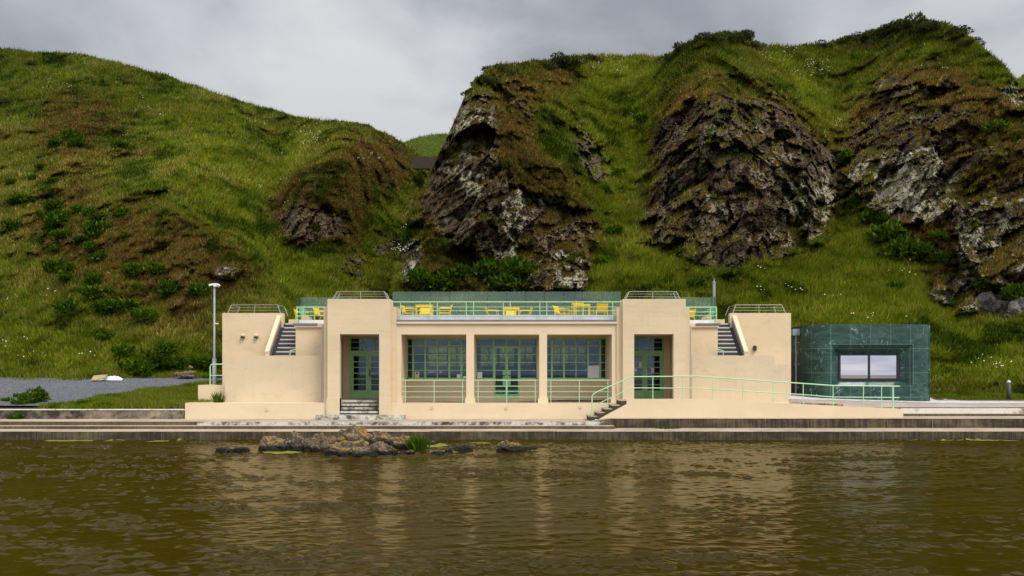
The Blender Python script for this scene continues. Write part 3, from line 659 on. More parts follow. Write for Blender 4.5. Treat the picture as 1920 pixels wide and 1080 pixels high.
patch('path', [(9,45.35),(45,45.35),(45,49.3),(23.2,49.3),(22.0,50.6),(21.4,54),(9,54)], 'paving', .045, 'pale paved path in front of the green marble kiosk', .3, .0, 4)
patch('path_edge', [(13.4,47.75),(20.5,47.75),(45,47.3),(45,47.9),(23,48.7),(21.7,50.3),(21.7,53.5),(13.4,53.5)], 'white_gravel', .055, 'white gravel strip along the base of the marble kiosk', .2, .05, 5)
# lawn blades
def lawn(name, label, poly, n, seed, hs, bright):
    r = np.random.default_rng(seed); xs = [p[0] for p in poly]; ds = [p[1] for p in poly]
    x = r.uniform(min(xs), max(xs), n); d = r.uniform(min(ds), max(ds), n)
    dz = np.stack([x, d, x * 0], -1); k = poly_mask(x + .5 * fbm(dz, .9, 3, seed), d + .5 * fbm(dz, .9, 3, seed + 4), poly) > .5; x, d = x[k], d[k]; n = len(x)
    p = np.stack([x, d, groundz(x, d) - .02], -1); c1 = fbm(p, 2.2, 3, seed); c2 = fbm(p, .7, 2, seed + 1)
    pal = np.array([(.08,.145,.005),(.125,.170,.008),(.20,.21,.015),(.21,.175,.05),(.04,.075,.006)]) * bright
    q = r.random(n) + .3 * c1; idx = np.where(q < .3, 0, np.where(q < .65, 1, np.where(q < .88, 2, 3))); idx = np.where(c1 + c2 < -.5, 4, idx)
    col = pal[idx] * (.75 + .5 * r.random((n, 1))) * (1 + .25 * c2[:, None]); hgt = hs * (.4 + .9 * r.random(n)) * (1 + .7 * c1); wid = .022 + .02 * r.random(n)
    th = r.random(n) * 6.283; up = np.stack([np.cos(th) * .45 + .1, np.sin(th) * .45, np.full(n, 1.)], -1); up /= np.linalg.norm(up, axis=1, keepdims=True)
    t2 = r.random(n) * 6.283; sd = np.stack([np.cos(t2), np.sin(t2) * .5, np.zeros(n)], -1)
    V = np.stack([p - sd * wid[:, None], p + sd * wid[:, None], p + up * hgt[:, None]], 1).reshape(-1, 3)
    blade_obj(name, label, V, np.repeat(np.concatenate([col, np.ones((n, 1))], 1), 3, 0))
lawn('lawn', 'rough green lawn between gravel track and pool wall', [(-21.8,45.35),(-13.6,45.5),(-13.4,58.7),(-14.8,58.5),(-17.5,57.8),(-19.2,55),(-20.4,52),(-20.9,48),(-21.6,46.3)], 80000, 21, .26, 1.0)
lawn('lawn', 'narrow grass verge at the foot of the left hillside', [(-40,60.2),(-13,59.3),(-13,62),(-40,62)], 26000, 22, .4, 1.05)
lawn('lawn', 'mown grass verge beside the bollard on the right', [(22.2,50.9),(23.4,49.5),(40,49.5),(40,55),(21.4,55)], 46000, 23, .14, .85)

def strip(name, mb, mats, label): return tag(mb.build(name, mats), label, None, None, 'structure')
t = MB()
XL, XR = -60, 60
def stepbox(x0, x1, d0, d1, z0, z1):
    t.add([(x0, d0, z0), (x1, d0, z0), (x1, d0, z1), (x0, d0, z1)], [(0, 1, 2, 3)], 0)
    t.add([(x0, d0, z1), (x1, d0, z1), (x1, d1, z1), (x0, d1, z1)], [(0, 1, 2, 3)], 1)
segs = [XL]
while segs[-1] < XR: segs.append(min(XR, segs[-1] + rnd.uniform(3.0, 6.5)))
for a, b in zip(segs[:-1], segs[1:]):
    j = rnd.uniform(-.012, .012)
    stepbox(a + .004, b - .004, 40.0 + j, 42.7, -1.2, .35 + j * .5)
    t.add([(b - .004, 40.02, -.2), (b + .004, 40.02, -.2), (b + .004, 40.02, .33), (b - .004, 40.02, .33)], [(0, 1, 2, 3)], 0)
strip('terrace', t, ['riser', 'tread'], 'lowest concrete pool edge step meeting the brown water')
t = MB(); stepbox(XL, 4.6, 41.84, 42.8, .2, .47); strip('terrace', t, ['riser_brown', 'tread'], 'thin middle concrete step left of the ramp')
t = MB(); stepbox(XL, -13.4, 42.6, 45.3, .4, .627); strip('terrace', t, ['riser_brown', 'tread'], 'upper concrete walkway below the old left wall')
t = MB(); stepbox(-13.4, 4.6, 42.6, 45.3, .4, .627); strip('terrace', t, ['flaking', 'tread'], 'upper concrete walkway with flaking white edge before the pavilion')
t = MB()   # raised slab on the right with a splayed end
x0, x1, xt = X(1112, 42.6), X(1145, 42.6), XR
t.add([(x0, 42.6, .35), (x1, 42.58, .35), (x1, 42.58, .754), (x0, 42.75, .64)], [(0, 1, 2, 3)], 2)
t.add([(x0, 42.75, .64), (x1, 42.58, .754), (x1, 45.4, .754), (x0, 45.4, .64)], [(0, 1, 2, 3)], 1)
seg = [x1]
while seg[-1] < xt: seg.append(min(xt, seg[-1] + rnd.uniform(2.6, 5.5)))
for a, b in zip(seg[:-1], seg[1:]):
    j = rnd.uniform(-.01, .01); stepbox(a + .005, b - .005, 42.6 + j, 45.4, .3, .754)
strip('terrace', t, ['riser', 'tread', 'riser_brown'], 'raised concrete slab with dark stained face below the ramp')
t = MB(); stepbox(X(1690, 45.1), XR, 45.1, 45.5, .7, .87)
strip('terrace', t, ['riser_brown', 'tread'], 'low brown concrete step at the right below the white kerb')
t = MB().box(X(1690, 45.3), XR, 45.3, 45.75, .8, 1.115); strip('kerb', t, 'white_kerb', 'flaking white painted kerb along the path on the right')
t = MB().box(XL, -14.76, 45.1, 45.5, .6, 1.03).box(XL, -14.76, 45.06, 45.5, 1.03, 1.075, 1)
tag(t.build('retaining_wall', ['old_wall', 'white_kerb']), 'low old concrete wall with dark stains edging the left lawn', 'wall')
t = MB().box(X(1760, 49.4), 45, 49.35, 49.5, 1.15, 1.40).prism([(X(1746, 50.9), 1.2), (X(1746, 50.9), 1.45), (X(1760, 49.4), 1.40), (X(1760, 49.4), 1.15)], 49.45, 50.9, 'y')
strip('kerb', t, 'riser_brown', 'thin grey kerb between the path and the right grass verge')
for (a, b, d0, z1, lab) in ((285, 348, 45.75, 1.20, 'lower pale concrete step beside the pavilion left end'), (316, 350, 46.3, 1.33, 'short upper pale concrete step beside the pavilion left end')):
    s = MB().box(X(a, d0), -14.75, d0, d0 + .8, .9, z1 - .1).box(X(a, d0) - .02, -14.75, d0 - .02, d0 + .8, z1 - .1, z1)
    tag(s.build('concrete_step', 'white_kerb'), lab, 'step')

# water
def waves(x, d):
    r = np.random.default_rng(9); z = 0
    for k in range(110):
        lam = (.13 * (.75 / .13) ** r.random()) if k % 8 else r.uniform(.8, 2.6); th = r.normal(0, .8) + (.28 if k % 3 else -.45); kx = math.sin(th) * 2 * math.pi / lam; ky = math.cos(th) * 2 * math.pi / lam
        a = .0021 * lam ** .97 * r.uniform(.5, 1.5) * (.45 if lam > 1 else 1); z = z + a * np.sin(kx * x + ky * d + r.uniform(0, 6.283))
    P = np.stack([x, d, x * 0], -1); g = np.clip(.85 + 1.0 * fbm(P * np.array([.6, 1.2, 1]), 2.4, 4, 4), .3, 1.9)
    z = (np.exp(np.clip(110 * z * g, -3, 2.2)) - 1) / 110; return z + .006 * fbm(P * np.array([.6, 1.6, 1]), .7, 3, 8)
gx = np.concatenate([np.arange(-30, -14, .08), np.arange(-14, 14, .045), np.arange(14, 30.01, .08)]); gd = np.concatenate([np.arange(11.2, 20, .027), np.arange(20, 40.06, .05)]); A, B = np.meshgrid(gx, gd); Z = waves(A, B)
ii = np.arange(A.size).reshape(A.shape); Q = np.stack([ii[:-1, :-1], ii[:-1, 1:], ii[1:, 1:], ii[1:, :-1]], -1).reshape(-1, 4)
tag(npmesh('water', np.stack([A, B, Z], -1).reshape(-1, 3), Q, 'pool_water', None, None, np.ones(len(Q))), 'rippled brown tidal pool water in the foreground', None, None, 'structure')
tag(MB().add([(-4000, -4000, -.25), (4000, -4000, -.25), (4000, 40.2, -.25), (-4000, 40.2, -.25)], [(0, 1, 2, 3)]).build('sea', 'pool_water'), 'open sea beyond the pool', None, None, 'structure')

# ------------------------------------------------------------------ rocks in the pool
def rock_mesh(name, seed, mat, sub=4):
    import bmesh
    bm = bmesh.new(); bmesh.ops.create_icosphere(bm, subdivisions=sub, radius=1.0); V = np.array([v.co[:] for v in bm.verts])
    off = V + seed * 3.1
    k = 1 + .42 * facets(off, .75, seed) + .20 * facets(off, .33, seed + 5) + .12 * fbm(off, .18, 3, seed + 9)
    V = V * k[:, None]; V[:, 2] = np.where(V[:, 2] < 0, V[:, 2] * .5, V[:, 2])
    for v, c in zip(bm.verts, V): v.co = c
    me = bpy.data.meshes.new(name); bm.to_mesh(me); bm.free(); me.materials.append(M[mat]); return me
RG = 'rocks breaking the pool surface'
def poolrock(px0, px1, ytop, ybase, mat, label, seed, depth=1.0, rz=0.0):
    d = EYE * F / (ybase - 702) + .25; x = X((px0 + px1) / 2, d); w = (px1 - px0) * d / F / 2; zt = H(ytop, d)
    o = bpy.data.objects.new('boulder', rock_mesh('boulder', seed, mat)); COL.objects.link(o)
    o.location = (x, d + w * depth * .6, -.05); o.scale = (w * .92, w * depth * .8, max(.06, (zt + .05) * .93)); o.rotation_euler = (0, 0, rz)
    tag(o, label, 'rock', RG)
poolrock(624, 697, 801, 834, 'rock_orange', 'tallest boulder in the pool, its top crusted with orange lichen', 3, .75)
poolrock(610, 700, 829, 858, 'rock_orange', 'long low front boulder with a bright orange lichen back', 14, .6)
poolrock(672, 748, 833, 856, 'rock_dark', 'dark wet boulder just right of the front orange boulder', 25, .6)
poolrock(484, 548, 820, 846, 'rock_orange', 'leftmost big boulder of the rock islet, rusty on top', 36, .6)
poolrock(520, 582, 817, 846, 'rock_dark', 'grey lichen speckled boulder at the left of the islet', 47, .6)
poolrock(568, 618, 819, 848, 'rock_brown', 'brown knobbly boulder in the middle of the islet', 58, .7)
poolrock(596, 634, 821, 842, 'rock_brown', 'small rounded brown boulder before the tallest one', 69, .7)
poolrock(690, 738, 812, 836, 'rock_brown', 'brown sloping rock right of the tallest boulder', 71, .7)
poolrock(726, 786, 819, 844, 'rock_orange', 'jagged brown rock left of the grass tuft', 82, .6)
poolrock(400, 440, 839, 851, 'rock_dark', 'flat black rock lying alone left of the islet', 93, .6)
poolrock(430, 468, 838, 850, 'rock_dark', 'low dark knobbly rock beside the flat lone one', 104, .5)
poolrock(745, 784, 846, 856, 'rock_dark', 'small flat dark rock in front of the grass tuft', 115, .6)
poolrock(804, 836, 847, 855, 'rock_dark', 'thin low rock right of the islet with a green edge', 126, .6)
poolrock(834, 850, 840, 851, 'rock_dark', 'tiny pointed dark rock right of the islet', 137, .8)
poolrock(848, 886, 834, 846, 'rock_dark', 'low row of black stones right of the islet', 148, .5)
poolrock(798, 826, 828, 836, 'rock_dark', 'small dark stone behind the grass tuft', 159, .6)
poolrock(930, 984, 829, 848, 'rock_orange', 'isolated brown and orange rock at the right end', 160, .6)
poolrock(966, 1010, 836, 846, 'rock_dark', 'low black rock touching the isolated orange one', 171, .6)
poolrock(590, 612, 810, 824, 'rock_grey', 'pale grey block against the pool step behind the islet', 182, .8)
# tuft on the rocks
def tuft(name, label, cat, base_pt, w, h, n, pal, seed, lean=.15, fan=.35, blade=.02):
    r = np.random.default_rng(seed); P = np.stack([r.normal(0, w * .3, n), r.normal(0, w * .25, n), np.zeros(n)], -1)
    up = np.stack([P[:, 0] / w * fan * 2 + r.normal(0, fan * .5, n) + lean * 0 - .1, r.normal(0, fan * .5, n), np.full(n, 1.)], -1); up /= np.linalg.norm(up, axis=1, keepdims=True)
    L = h * (.55 + .5 * r.random((n, 1))); sd = np.stack([np.cos(r.random(n) * 6.28), np.sin(r.random(n) * 6.28), np.zeros(n)], -1) * blade
    mid = P + up * L * .55; tip = P + up * L + np.stack([lean * L[:, 0], 0 * L[:, 0], -.08 * L[:, 0]], -1)
    V = np.stack([P - sd, P + sd, mid + sd * .7, tip, mid - sd * .7], 1).reshape(-1, 3); base = np.arange(n)[:, None] * 5
    Fq = np.concatenate([base + np.array([[0, 1, 2]]), base + np.array([[0, 2, 4]]), base + np.array([[4, 2, 3]])], 0)
    pal = np.array(pal); col = pal[r.integers(len(pal), size=n)] * (.7 + .6 * r.random((n, 1)))
    o = npmesh(name, V, Fq, 'blades', np.repeat(np.concatenate([col, np.ones((n, 1))], 1), 5, 0)); o.location = base_pt; return tag(o, label, cat)
dT = 34.8
tuft('grass_tuft', 'tall green grass tuft growing on the right of the rock islet', 'grass tuft', (X(785, dT), dT, .02), .42, .60, 360, LIT, 5, -.15)
def algae(px0, px1, py0, py1, seed):
    d1 = EYE * F / (py0 - 702); d0 = EYE * F / (py1 - 702); dm = (d0 + d1) / 2; gx = np.arange(X(px0, dm), X(px1, dm), .05); gd = np.arange(d0, d1, .07)
    A, B = np.meshgrid(gx, gd); u = (A - A.mean()) / (np.ptp(A) / 2 + 1e-6); v = (B - B.mean()) / (np.ptp(B) / 2 + 1e-6)
    ins = (1 - u * u - v * v + 1.6 * fbm(np.stack([A * .5, B, A * 0], -1), .4, 4, seed)) > .35
    ii = np.arange(A.size).reshape(A.shape); q = np.stack([ii[:-1, :-1], ii[:-1, 1:], ii[1:, 1:], ii[1:, :-1]], -1).reshape(-1, 4)[ins[:-1, :-1].ravel()]
    return np.stack([A, B, waves(A, B) + .014], -1).reshape(-1, 3), q
Vs, Qs, b = [], [], 0
for k, a in enumerate(((486,572,846,853),(700,730,846,852),(786,845,832,842),(876,920,829,834),(740,760,848,853),(985,1012,843,848),(80,180,825.6,828.5),(190,240,825.6,827.5),(270,320,826,829.5),(330,350,825.4,827),(1680,1760,824.9,826.6),(1750,1950,825.2,827.2),(600,680,826,829),(840,860,846,850))):
    v, q = algae(*a, 200 + k); Vs.append(v); Qs.append(q + b); b += len(v)
tag(npmesh('algae', np.concatenate(Vs), np.concatenate(Qs), 'algae', None, None, np.ones(sum(len(q) for q in Qs))), 'yellow green algae scum floating by rocks and pool edge', 'algae', None, 'stuff')

# ------------------------------------------------------------------ the pavilion
PV = thing('pavilion', 'symmetrical cream art deco pavilion with green windows and roof terrace', 'building', (0, 46, .63))
def part(mb, name, mat, parent=PV, label=None, **k):
    o = mb.build(name, mat, parent, **k)
    if label: o['label'] = label
    return o
DB = 47.9      # back wall of verandah and porches
part(MB().box(-14.74, -8.2, 45.1, 49.2, .55, 1.36).box(-5.3, 5.3, 45.1, 45.32, .55, 1.36).box(8.2, 13.3, 45.1, 49.2, .55, 1.36), 'plinth', 'render_new')
part(MB().box(-5.3, 5.3, 45.32, DB, 1.2, 1.355), 'verandah_floor', 'tread')
for (px, py) in ((500, 768), (810, 764.5), (949.5, 765), (1088, 763)):
    c = (X(px, 45.1), 45.1, H(py, 45.1)); mb = MB().tube([(c[0], 45.115, c[2]), (c[0], 45.075, c[2])], .085, 14); part(mb, 'vent', 'render_slab')
for s in (-1, 1):
    def bx(mb, a, b, d0, d1, z0, z1, mi=0): return mb.box(s * a, s * b, d0, d1, z0, z1, mi)
    # outer block, landing parapet, stair
    part(bx(bx(MB(), 11.1, 14.13, 48.9, 49.25, 1.0, 5.72), 11.2, 14.0, 49.25, 56, 1.0, 5.1), 'wing_wall', 'render_wing')
    mb = MB(); bx(mb, 8.69, 13.24, 46.2, 46.45, 1.36, 3.12); bx(mb, 8.69, 12.57, 46.2, 46.45, 3.12, 3.55)
    bx(mb, 13.0, 13.24, 46.45, 48.9, 1.36, 3.12); part(mb, 'landing_parapet', 'render_slab')
    part(bx(MB(), 8.69, 13.0, 46.45, 48.9, 2.9, 3.10), 'landing', 'tread')
    part(MB().prism([(46.5, 3.36), (46.5, 3.70), (48.9, 5.52), (48.9, 3.36)], s * 11.24, s * 11.40).prism([(46.47, 3.70), (46.47, 3.78), (48.9, 5.60), (48.9, 5.52)], s * 11.22, s * 11.42), 'stair_parapet', 'render_new')
    st = MB(); ed = MB(); n = 9; run = 2.5 / n; rise = (5.2 - 3.36) / n
    for k in range(n):
        bx(st, 10.0, 11.24, 46.75 + k * run, 49.3 + .2, 3.36 + k * rise, 3.36 + (k + 1) * rise)
        bx(ed, 10.05, 11.02, 46.735 + k * run, 46.80 + k * run, 3.36 + (k + 1) * rise - .05, 3.36 + (k + 1) * rise + .012)
    so = part(st, 'stair', 'stair_dark'); part(ed, 'step_edging', 'edging_pale', so)
    hr = MB().tube([(s * 11.16, 46.9, 4.05), (s * 11.16, 49.2, 5.85)], .03); part(MB().prism([(46.7, 3.5), (46.7, 3.75), (49.2, 5.55), (49.2, 5.2)], s * 11.20, s * 11.236), 'stair_skirting', 'coping_grey')
    part(MB().tube([(s * 10.02, 46.78, 3.85), (s * 10.3, 46.78, 3.80), (s * 10.3, 46.78, 3.6)], .025), 'handrail', 'rail_mint')
    # inner wall and roof slab beside the porch
    part(bx(MB(), 8.3, 10.06, 46.9, 55.9, 1.3, 4.91), 'wing_wall', 'render_wing')
    part(bx(MB(), 8.25, 10.10, 46.8, 56, 4.91, 5.09), 'roof_slab', 'render_new')
    part(bx(MB(), 9.0, 10.18, 46.76, 47.1, 5.0, 5.10), 'coping', 'coping_grey')
    part(bx(MB(), 8.3, 10.3, 48.85, 48.95, 5.09, 5.36), 'deck_kerb', 'upstand_white')
    part(bx(bx(MB(), 10.1, 11.3, 51, 51.25, 4.9, 5.52), 10.1, 10.35, 49.6, 51, 4.9, 5.62), 'parapet', 'render_wing')
    part(bx(MB(), 10.1, 14.0, 51.25, 56, 4.6, 5.2), 'roof_deck', 'coping_grey')
    # porch: front wall with opening, side piers, roof
    mb = MB(); bx(mb, 7.634, 8.195, 45.0, 45.4, .8, 6.117); bx(mb, 5.317, 5.83, 45.0, 45.4, .8, 6.117); bx(mb, 5.83, 7.634, 45.0, 45.4, 4.51, 6.117)
    bx(mb, 5.317, 8.195, 45.4, 46.1, 5.0, 6.117); part(mb, 'porch', 'render_porch')
    part(bx(MB(), 7.634, 8.235, 44.965, 45.38, .8, 1.57), 'porch_base', 'render_porch'); part(bx(MB(), 5.277, 5.83, 44.965, 45.38, .8, 1.57), 'porch_base', 'render_porch')
    part(bx(MB(), 8.195, 8.43, 45.32, 46.92, 1.3, 5.78), 'pilaster', 'render_wing'); part(bx(MB(), 5.06, 5.317, 45.22, 46.9, 1.2, 5.78), 'pilaster', 'render_wing')
    mb = MB(); bx(mb, 7.96, 8.19, 45.4, DB, 1.3, 4.9); bx(mb, 5.06, 5.5, 46.9, DB, 1.3, 4.9); bx(mb, 5.3, 5.5, 45.4, 46.9, 1.3, 4.9); part(mb, 'porch_side_wall', 'render_wing')
    part(bx(MB(), 5.5, 7.96, 45.4, DB, 4.515, 4.9), 'porch_ceiling', 'render_wing')
    part(bx(MB(), 5.5, 7.96, 46.2, DB, 1.2, 1.47), 'porch_floor', 'old_steps')
    # guard rails of the roofs (thin steel, leaning inwards)
    def guard(x0, x1, d0, d1, z, h, inset, nm='guard_rail'):
        top = [(s * (x0 + inset), d0 + .1), (s * (x1 - inset), d0 + .1), (s * (x1 - inset), d1), (s * (x0 + inset), d1)]; bot = [(s * x0, d0), (s * x1, d0), (s * x1, d1), (s * x0, d1)]
        rails = MB()
        for f in (1.0, .68, .36):
            pts = [(b[0] + (a[0] - b[0]) * f, b[1] + (a[1] - b[1]) * f, z + h * f) for a, b in zip(top, bot)]
            r = .011 if f == 1 else .006
            for i in range(2): rails.tube([pts[i], pts[i + 1]], r, 6)
            rails.tube([pts[3], pts[0]], r, 6)
        g = part(rails, nm, 'steel')
        for a, b in zip(top, bot): part(MB().tube([(b[0], b[1], z), (a[0], a[1], z + h)], .015, 6), 'post', 'steel', g)
        xm = (top[0][0] + top[1][0]) / 2; part(MB().tube([(xm, d0 + .05, z), (xm, d0 + .1, z + h)], .012, 6), 'post', 'steel', g)
    guard(5.46, 7.97, 45.15, 46.05, 6.117, .36, .17)
    guard(11.25, 13.9, 48.98, 50.6, 5.72 - .02, .44, .18)
    part(MB().tube([(s * 8.62, 46.12, 1.38), (s * 8.62, 46.12, 4.95)], .045).tube([(s * 8.62, 46.12, 4.90), (s * 8.55, 46.7, 4.98)], .05).box(s * 8.62 - .07, s * 8.62 + .07, 46.06, 46.19, 1.36, 1.5), 'downpipe', 'pipe_grey')
# wall lights
for px in (456, 481):
    c = (X(px, 48.9), 48.9, H(630, 48.9)); part(MB().tube([(c[0], 48.9, c[2]), (c[0], 48.78, c[2] + .02), (c[0], 48.74, c[2])], [.10, .09, .03], 12).box(c[0] - .09, c[0] + .09, 48.72, 48.9, c[2] - .03, c[2] - .10, 1), 'wall_light', ['render_wing', 'lamp_black'])
c = (X(1414.7, 48.9), H(653, 48.9)); part(MB().box(c[0] - .07, c[0] + .07, 48.76, 48.9, c[1] - .12, c[1] + .10).box(c[0] - .05, c[0] + .05, 48.79, 48.9, c[1] + .10, c[1] + .13), 'wall_light', 'lamp_black', PV, 'black rectangular wall light')
# verandah: columns, beam, ledge
for s in (-1, 1):
    part(MB().box(s * 1.5, s * 1.86, 45.3, 45.68, 1.36, 4.51).box(s * 1.45, s * 1.91, 45.25, 45.72, 1.36, 1.58), 'column', 'render_new')
    part(MB().box(s * 4.85, s * 5.06, 45.3, DB, 1.36, 4.51).box(s * 4.80, s * 5.07, 45.25, 45.6, 1.358, 1.58), 'end_pier', 'render_new')
part(MB().box(-5.06, 5.06, 45.3, 45.75, 4.51, 5.0), 'beam', 'render_new')
part(MB().box(-5.06, 5.06, 45.75, DB + .2, 4.52, 4.8), 'verandah_ceiling', 'render_wing')
part(MB().box(-5.06, 5.06, 45.2, 46.0, 5.0, 5.09), 'ledge', 'render_new')
part(MB().box(-5.055, 5.055, 45.22, 46.1, 5.092, 5.18), 'coping', 'coping_grey')
part(MB().box(-5.055, 5.055, 45.5, 45.62, 5.18, 5.42), 'deck_kerb', 'upstand_white')
part(MB().box(-8.2, 8.2, 46.12, 55.9, 5.0, 5.25), 'roof_deck', 'paving')
# back wall with openings
def wallgrid(x0, x1, z0, z1, d0, d1, holes):
    mb = MB(); xs = sorted({x0, x1, *[h[0] for h in holes], *[h[1] for h in holes]}); zs = sorted({z0, z1, *[h[2] for h in holes], *[h[3] for h in holes]})
    def solid(i, j):
        if i < 0 or j < 0 or i >= len(xs) - 1 or j >= len(zs) - 1: return False
        cx, cz = (xs[i] + xs[i + 1]) / 2, (zs[j] + zs[j + 1]) / 2
        return not any(h[0] < cx < h[1] and h[2] < cz < h[3] for h in holes)
    for i in range(len(xs) - 1):
        for j in range(len(zs) - 1):
            if not solid(i, j): continue
            a, b, c, e = xs[i], xs[i + 1], zs[j], zs[j + 1]
            mb.add([(a, d0, c), (b, d0, c), (b, d0, e), (a, d0, e)], [(0, 1, 2, 3)]); mb.add([(a, d1, c), (b, d1, c), (b, d1, e), (a, d1, e)], [(3, 2, 1, 0)])
            if not solid(i - 1, j): mb.add([(a, d0, c), (a, d1, c), (a, d1, e), (a, d0, e)], [(0, 1, 2, 3)])
            if not solid(i + 1, j): mb.add([(b, d0, c), (b, d1, c), (b, d1, e), (b, d0, e)], [(3, 2, 1, 0)])
            if not solid(i, j - 1): mb.add([(a, d0, c), (b, d0, c), (b, d1, c), (a, d1, c)], [(3, 2, 1, 0)])
            if not solid(i, j + 1): mb.add([(a, d0, e), (b, d0, e), (b, d1, e), (a, d1, e)], [(0, 1, 2, 3)])
    return mb
WZ0, WZ1 = 2.447, 4.43
W = [(-4.86, -1.90), (-1.495, 1.495), (1.90, 4.86)]
holes = [(a, b, WZ0, WZ1) for a, b in W] + [(-.62, .62, 1.5, WZ0 + .01)] + [(5.80, 7.66, 1.486, 4.48), (-7.66, -5.80, 1.486, 4.48)]
part(wallgrid(-8.19, 8.19, 1.3, 4.95, DB, DB + .22, holes), 'back_wall', 'render_wing')
# room behind
rear = [(-4.4, -2.25), (-1.48, -.52), (-.40, .46), (.62, 1.48), (2.55, 4.45)]
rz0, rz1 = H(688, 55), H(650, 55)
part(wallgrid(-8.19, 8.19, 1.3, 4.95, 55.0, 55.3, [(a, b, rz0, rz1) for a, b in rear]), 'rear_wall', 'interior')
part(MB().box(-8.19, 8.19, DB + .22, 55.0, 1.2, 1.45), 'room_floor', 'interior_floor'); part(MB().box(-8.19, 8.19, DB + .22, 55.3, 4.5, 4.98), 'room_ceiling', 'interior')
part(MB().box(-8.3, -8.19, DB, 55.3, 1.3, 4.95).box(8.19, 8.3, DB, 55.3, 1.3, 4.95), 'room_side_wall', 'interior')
for a, b in rear:
    fr = MB(); n = max(1, round((b - a) / .52))
    for k in range(n + 1):
        x = a + (b - a) * k / n; fr.box(x - .03, x + .03, 55.08, 55.14, rz0, rz1)
    for k in range(4):
        z = rz0 + (rz1 - rz0) * k / 3; fr.box(a, b, 55.07, 55.15, z - .025, z + .025)
    part(fr, 'rear_window', 'interior')
ROWZ = [WZ1] + [H(y, DB) for y in (649, 664.4, 679.5, 694.2)] + [WZ0]
def window_frame(x0, x1, cols, thick, vents, dfront=DB + .03):
    mb = MB(); f = .05
    mb.box(x0, x1, dfront, dfront + .08, WZ0, WZ0 + .06).box(x0, x1, dfront, dfront + .08, WZ1 - f, WZ1).box(x0, x0 + f, dfront, dfront + .08, WZ0, WZ1).box(x1 - f, x1, dfront, dfront + .08, WZ0, WZ1)
    for x, tk in zip(cols[1:-1], thick): mb.box(x - tk, x + tk, dfront + .004, dfront + .07, WZ0, WZ1)
    for z in ROWZ[1:-1]: mb.box(x0, x1, dfront + .012, dfront + .05, z - .016, z + .016)
    for i in vents:
        a, b = cols[i] + .03, cols[i + 1] - .03; zt, zb = ROWZ[0] - .05, ROWZ[1]
        mb.box(a, b, dfront - .012, dfront + .06, zt - .05, zt).box(a, b, dfront - .012, dfront + .06, zb, zb + .05).box(a, a + .045, dfront - .012, dfront + .06, zb, zt).box(b - .045, b, dfront - .012, dfront + .06, zb, zt)
    return mb
def pane(x0, x1, z0, z1, d, parent, mat='glass_window'): part(MB().add([(x0, d, z0), (x1, d, z0), (x1, d, z1), (x0, d, z1)], [(0, 1, 2, 3)]), 'pane', mat, parent)
for (a, b) in (W[0], W[2]):
    cols = [a, a + .303] + [a + .303 + .5885 * k for k in (1, 2, 3)] + [b - .303, b]
    wf = part(window_frame(a, b, cols, [.045, .04, .022, .04, .045], (1, 4)), 'window', 'frame_green'); pane(a, b, WZ0, WZ1, DB + .075, wf)
a, b = W[1]
mb = window_frame(a, b, [a, -.63, 0, .63, b], [.04, .02, .04], ())
wf = part(mb, 'window', 'frame_green'); pane(a, -.62, WZ0, WZ1, DB + .075, wf); pane(.62, b, WZ0, WZ1, DB + .075, wf); pane(-.62, .62, ROWZ[1], WZ1, DB + .075, wf)
# verandah door
dz0, dz1 = 1.5, H(649.6, DB)
for s in (-1, 1):
    lf = MB(); lf.box(s * .01, s * .06, DB + .02, DB + .07, dz0, dz1).box(s * .55, s * .62, DB + .02, DB + .07, dz0, dz1).box(s * .06, s * .55, DB + .02, DB + .07, dz0, H(738.5, DB)).box(s * .06, s * .55, DB + .02, DB + .07, dz1 - .08, dz1)
    for y in (664.4, 679.5, 694.2, 709, 723.5, 732): z = H(y, DB); lf.box(s * .06, s * .55, DB + .03, DB + .06, z - .018, z + .018)
    lf.box(s * .06, s * .19, DB + .024, DB + .066, H(723.5, DB), H(694.2, DB))
    do = part(lf, 'door', 'frame_green'); pane(s * .06, s * .55, H(738.5, DB), dz1 - .08, DB + .05, do)
    part(MB().box(s * .07, s * .16, DB - .02, DB + .0, H(705, DB), H(703.6, DB)).box(s * .13, s * .15, DB, DB + .024, H(707, DB), H(703, DB)), 'handle', 'handle_dark', do)
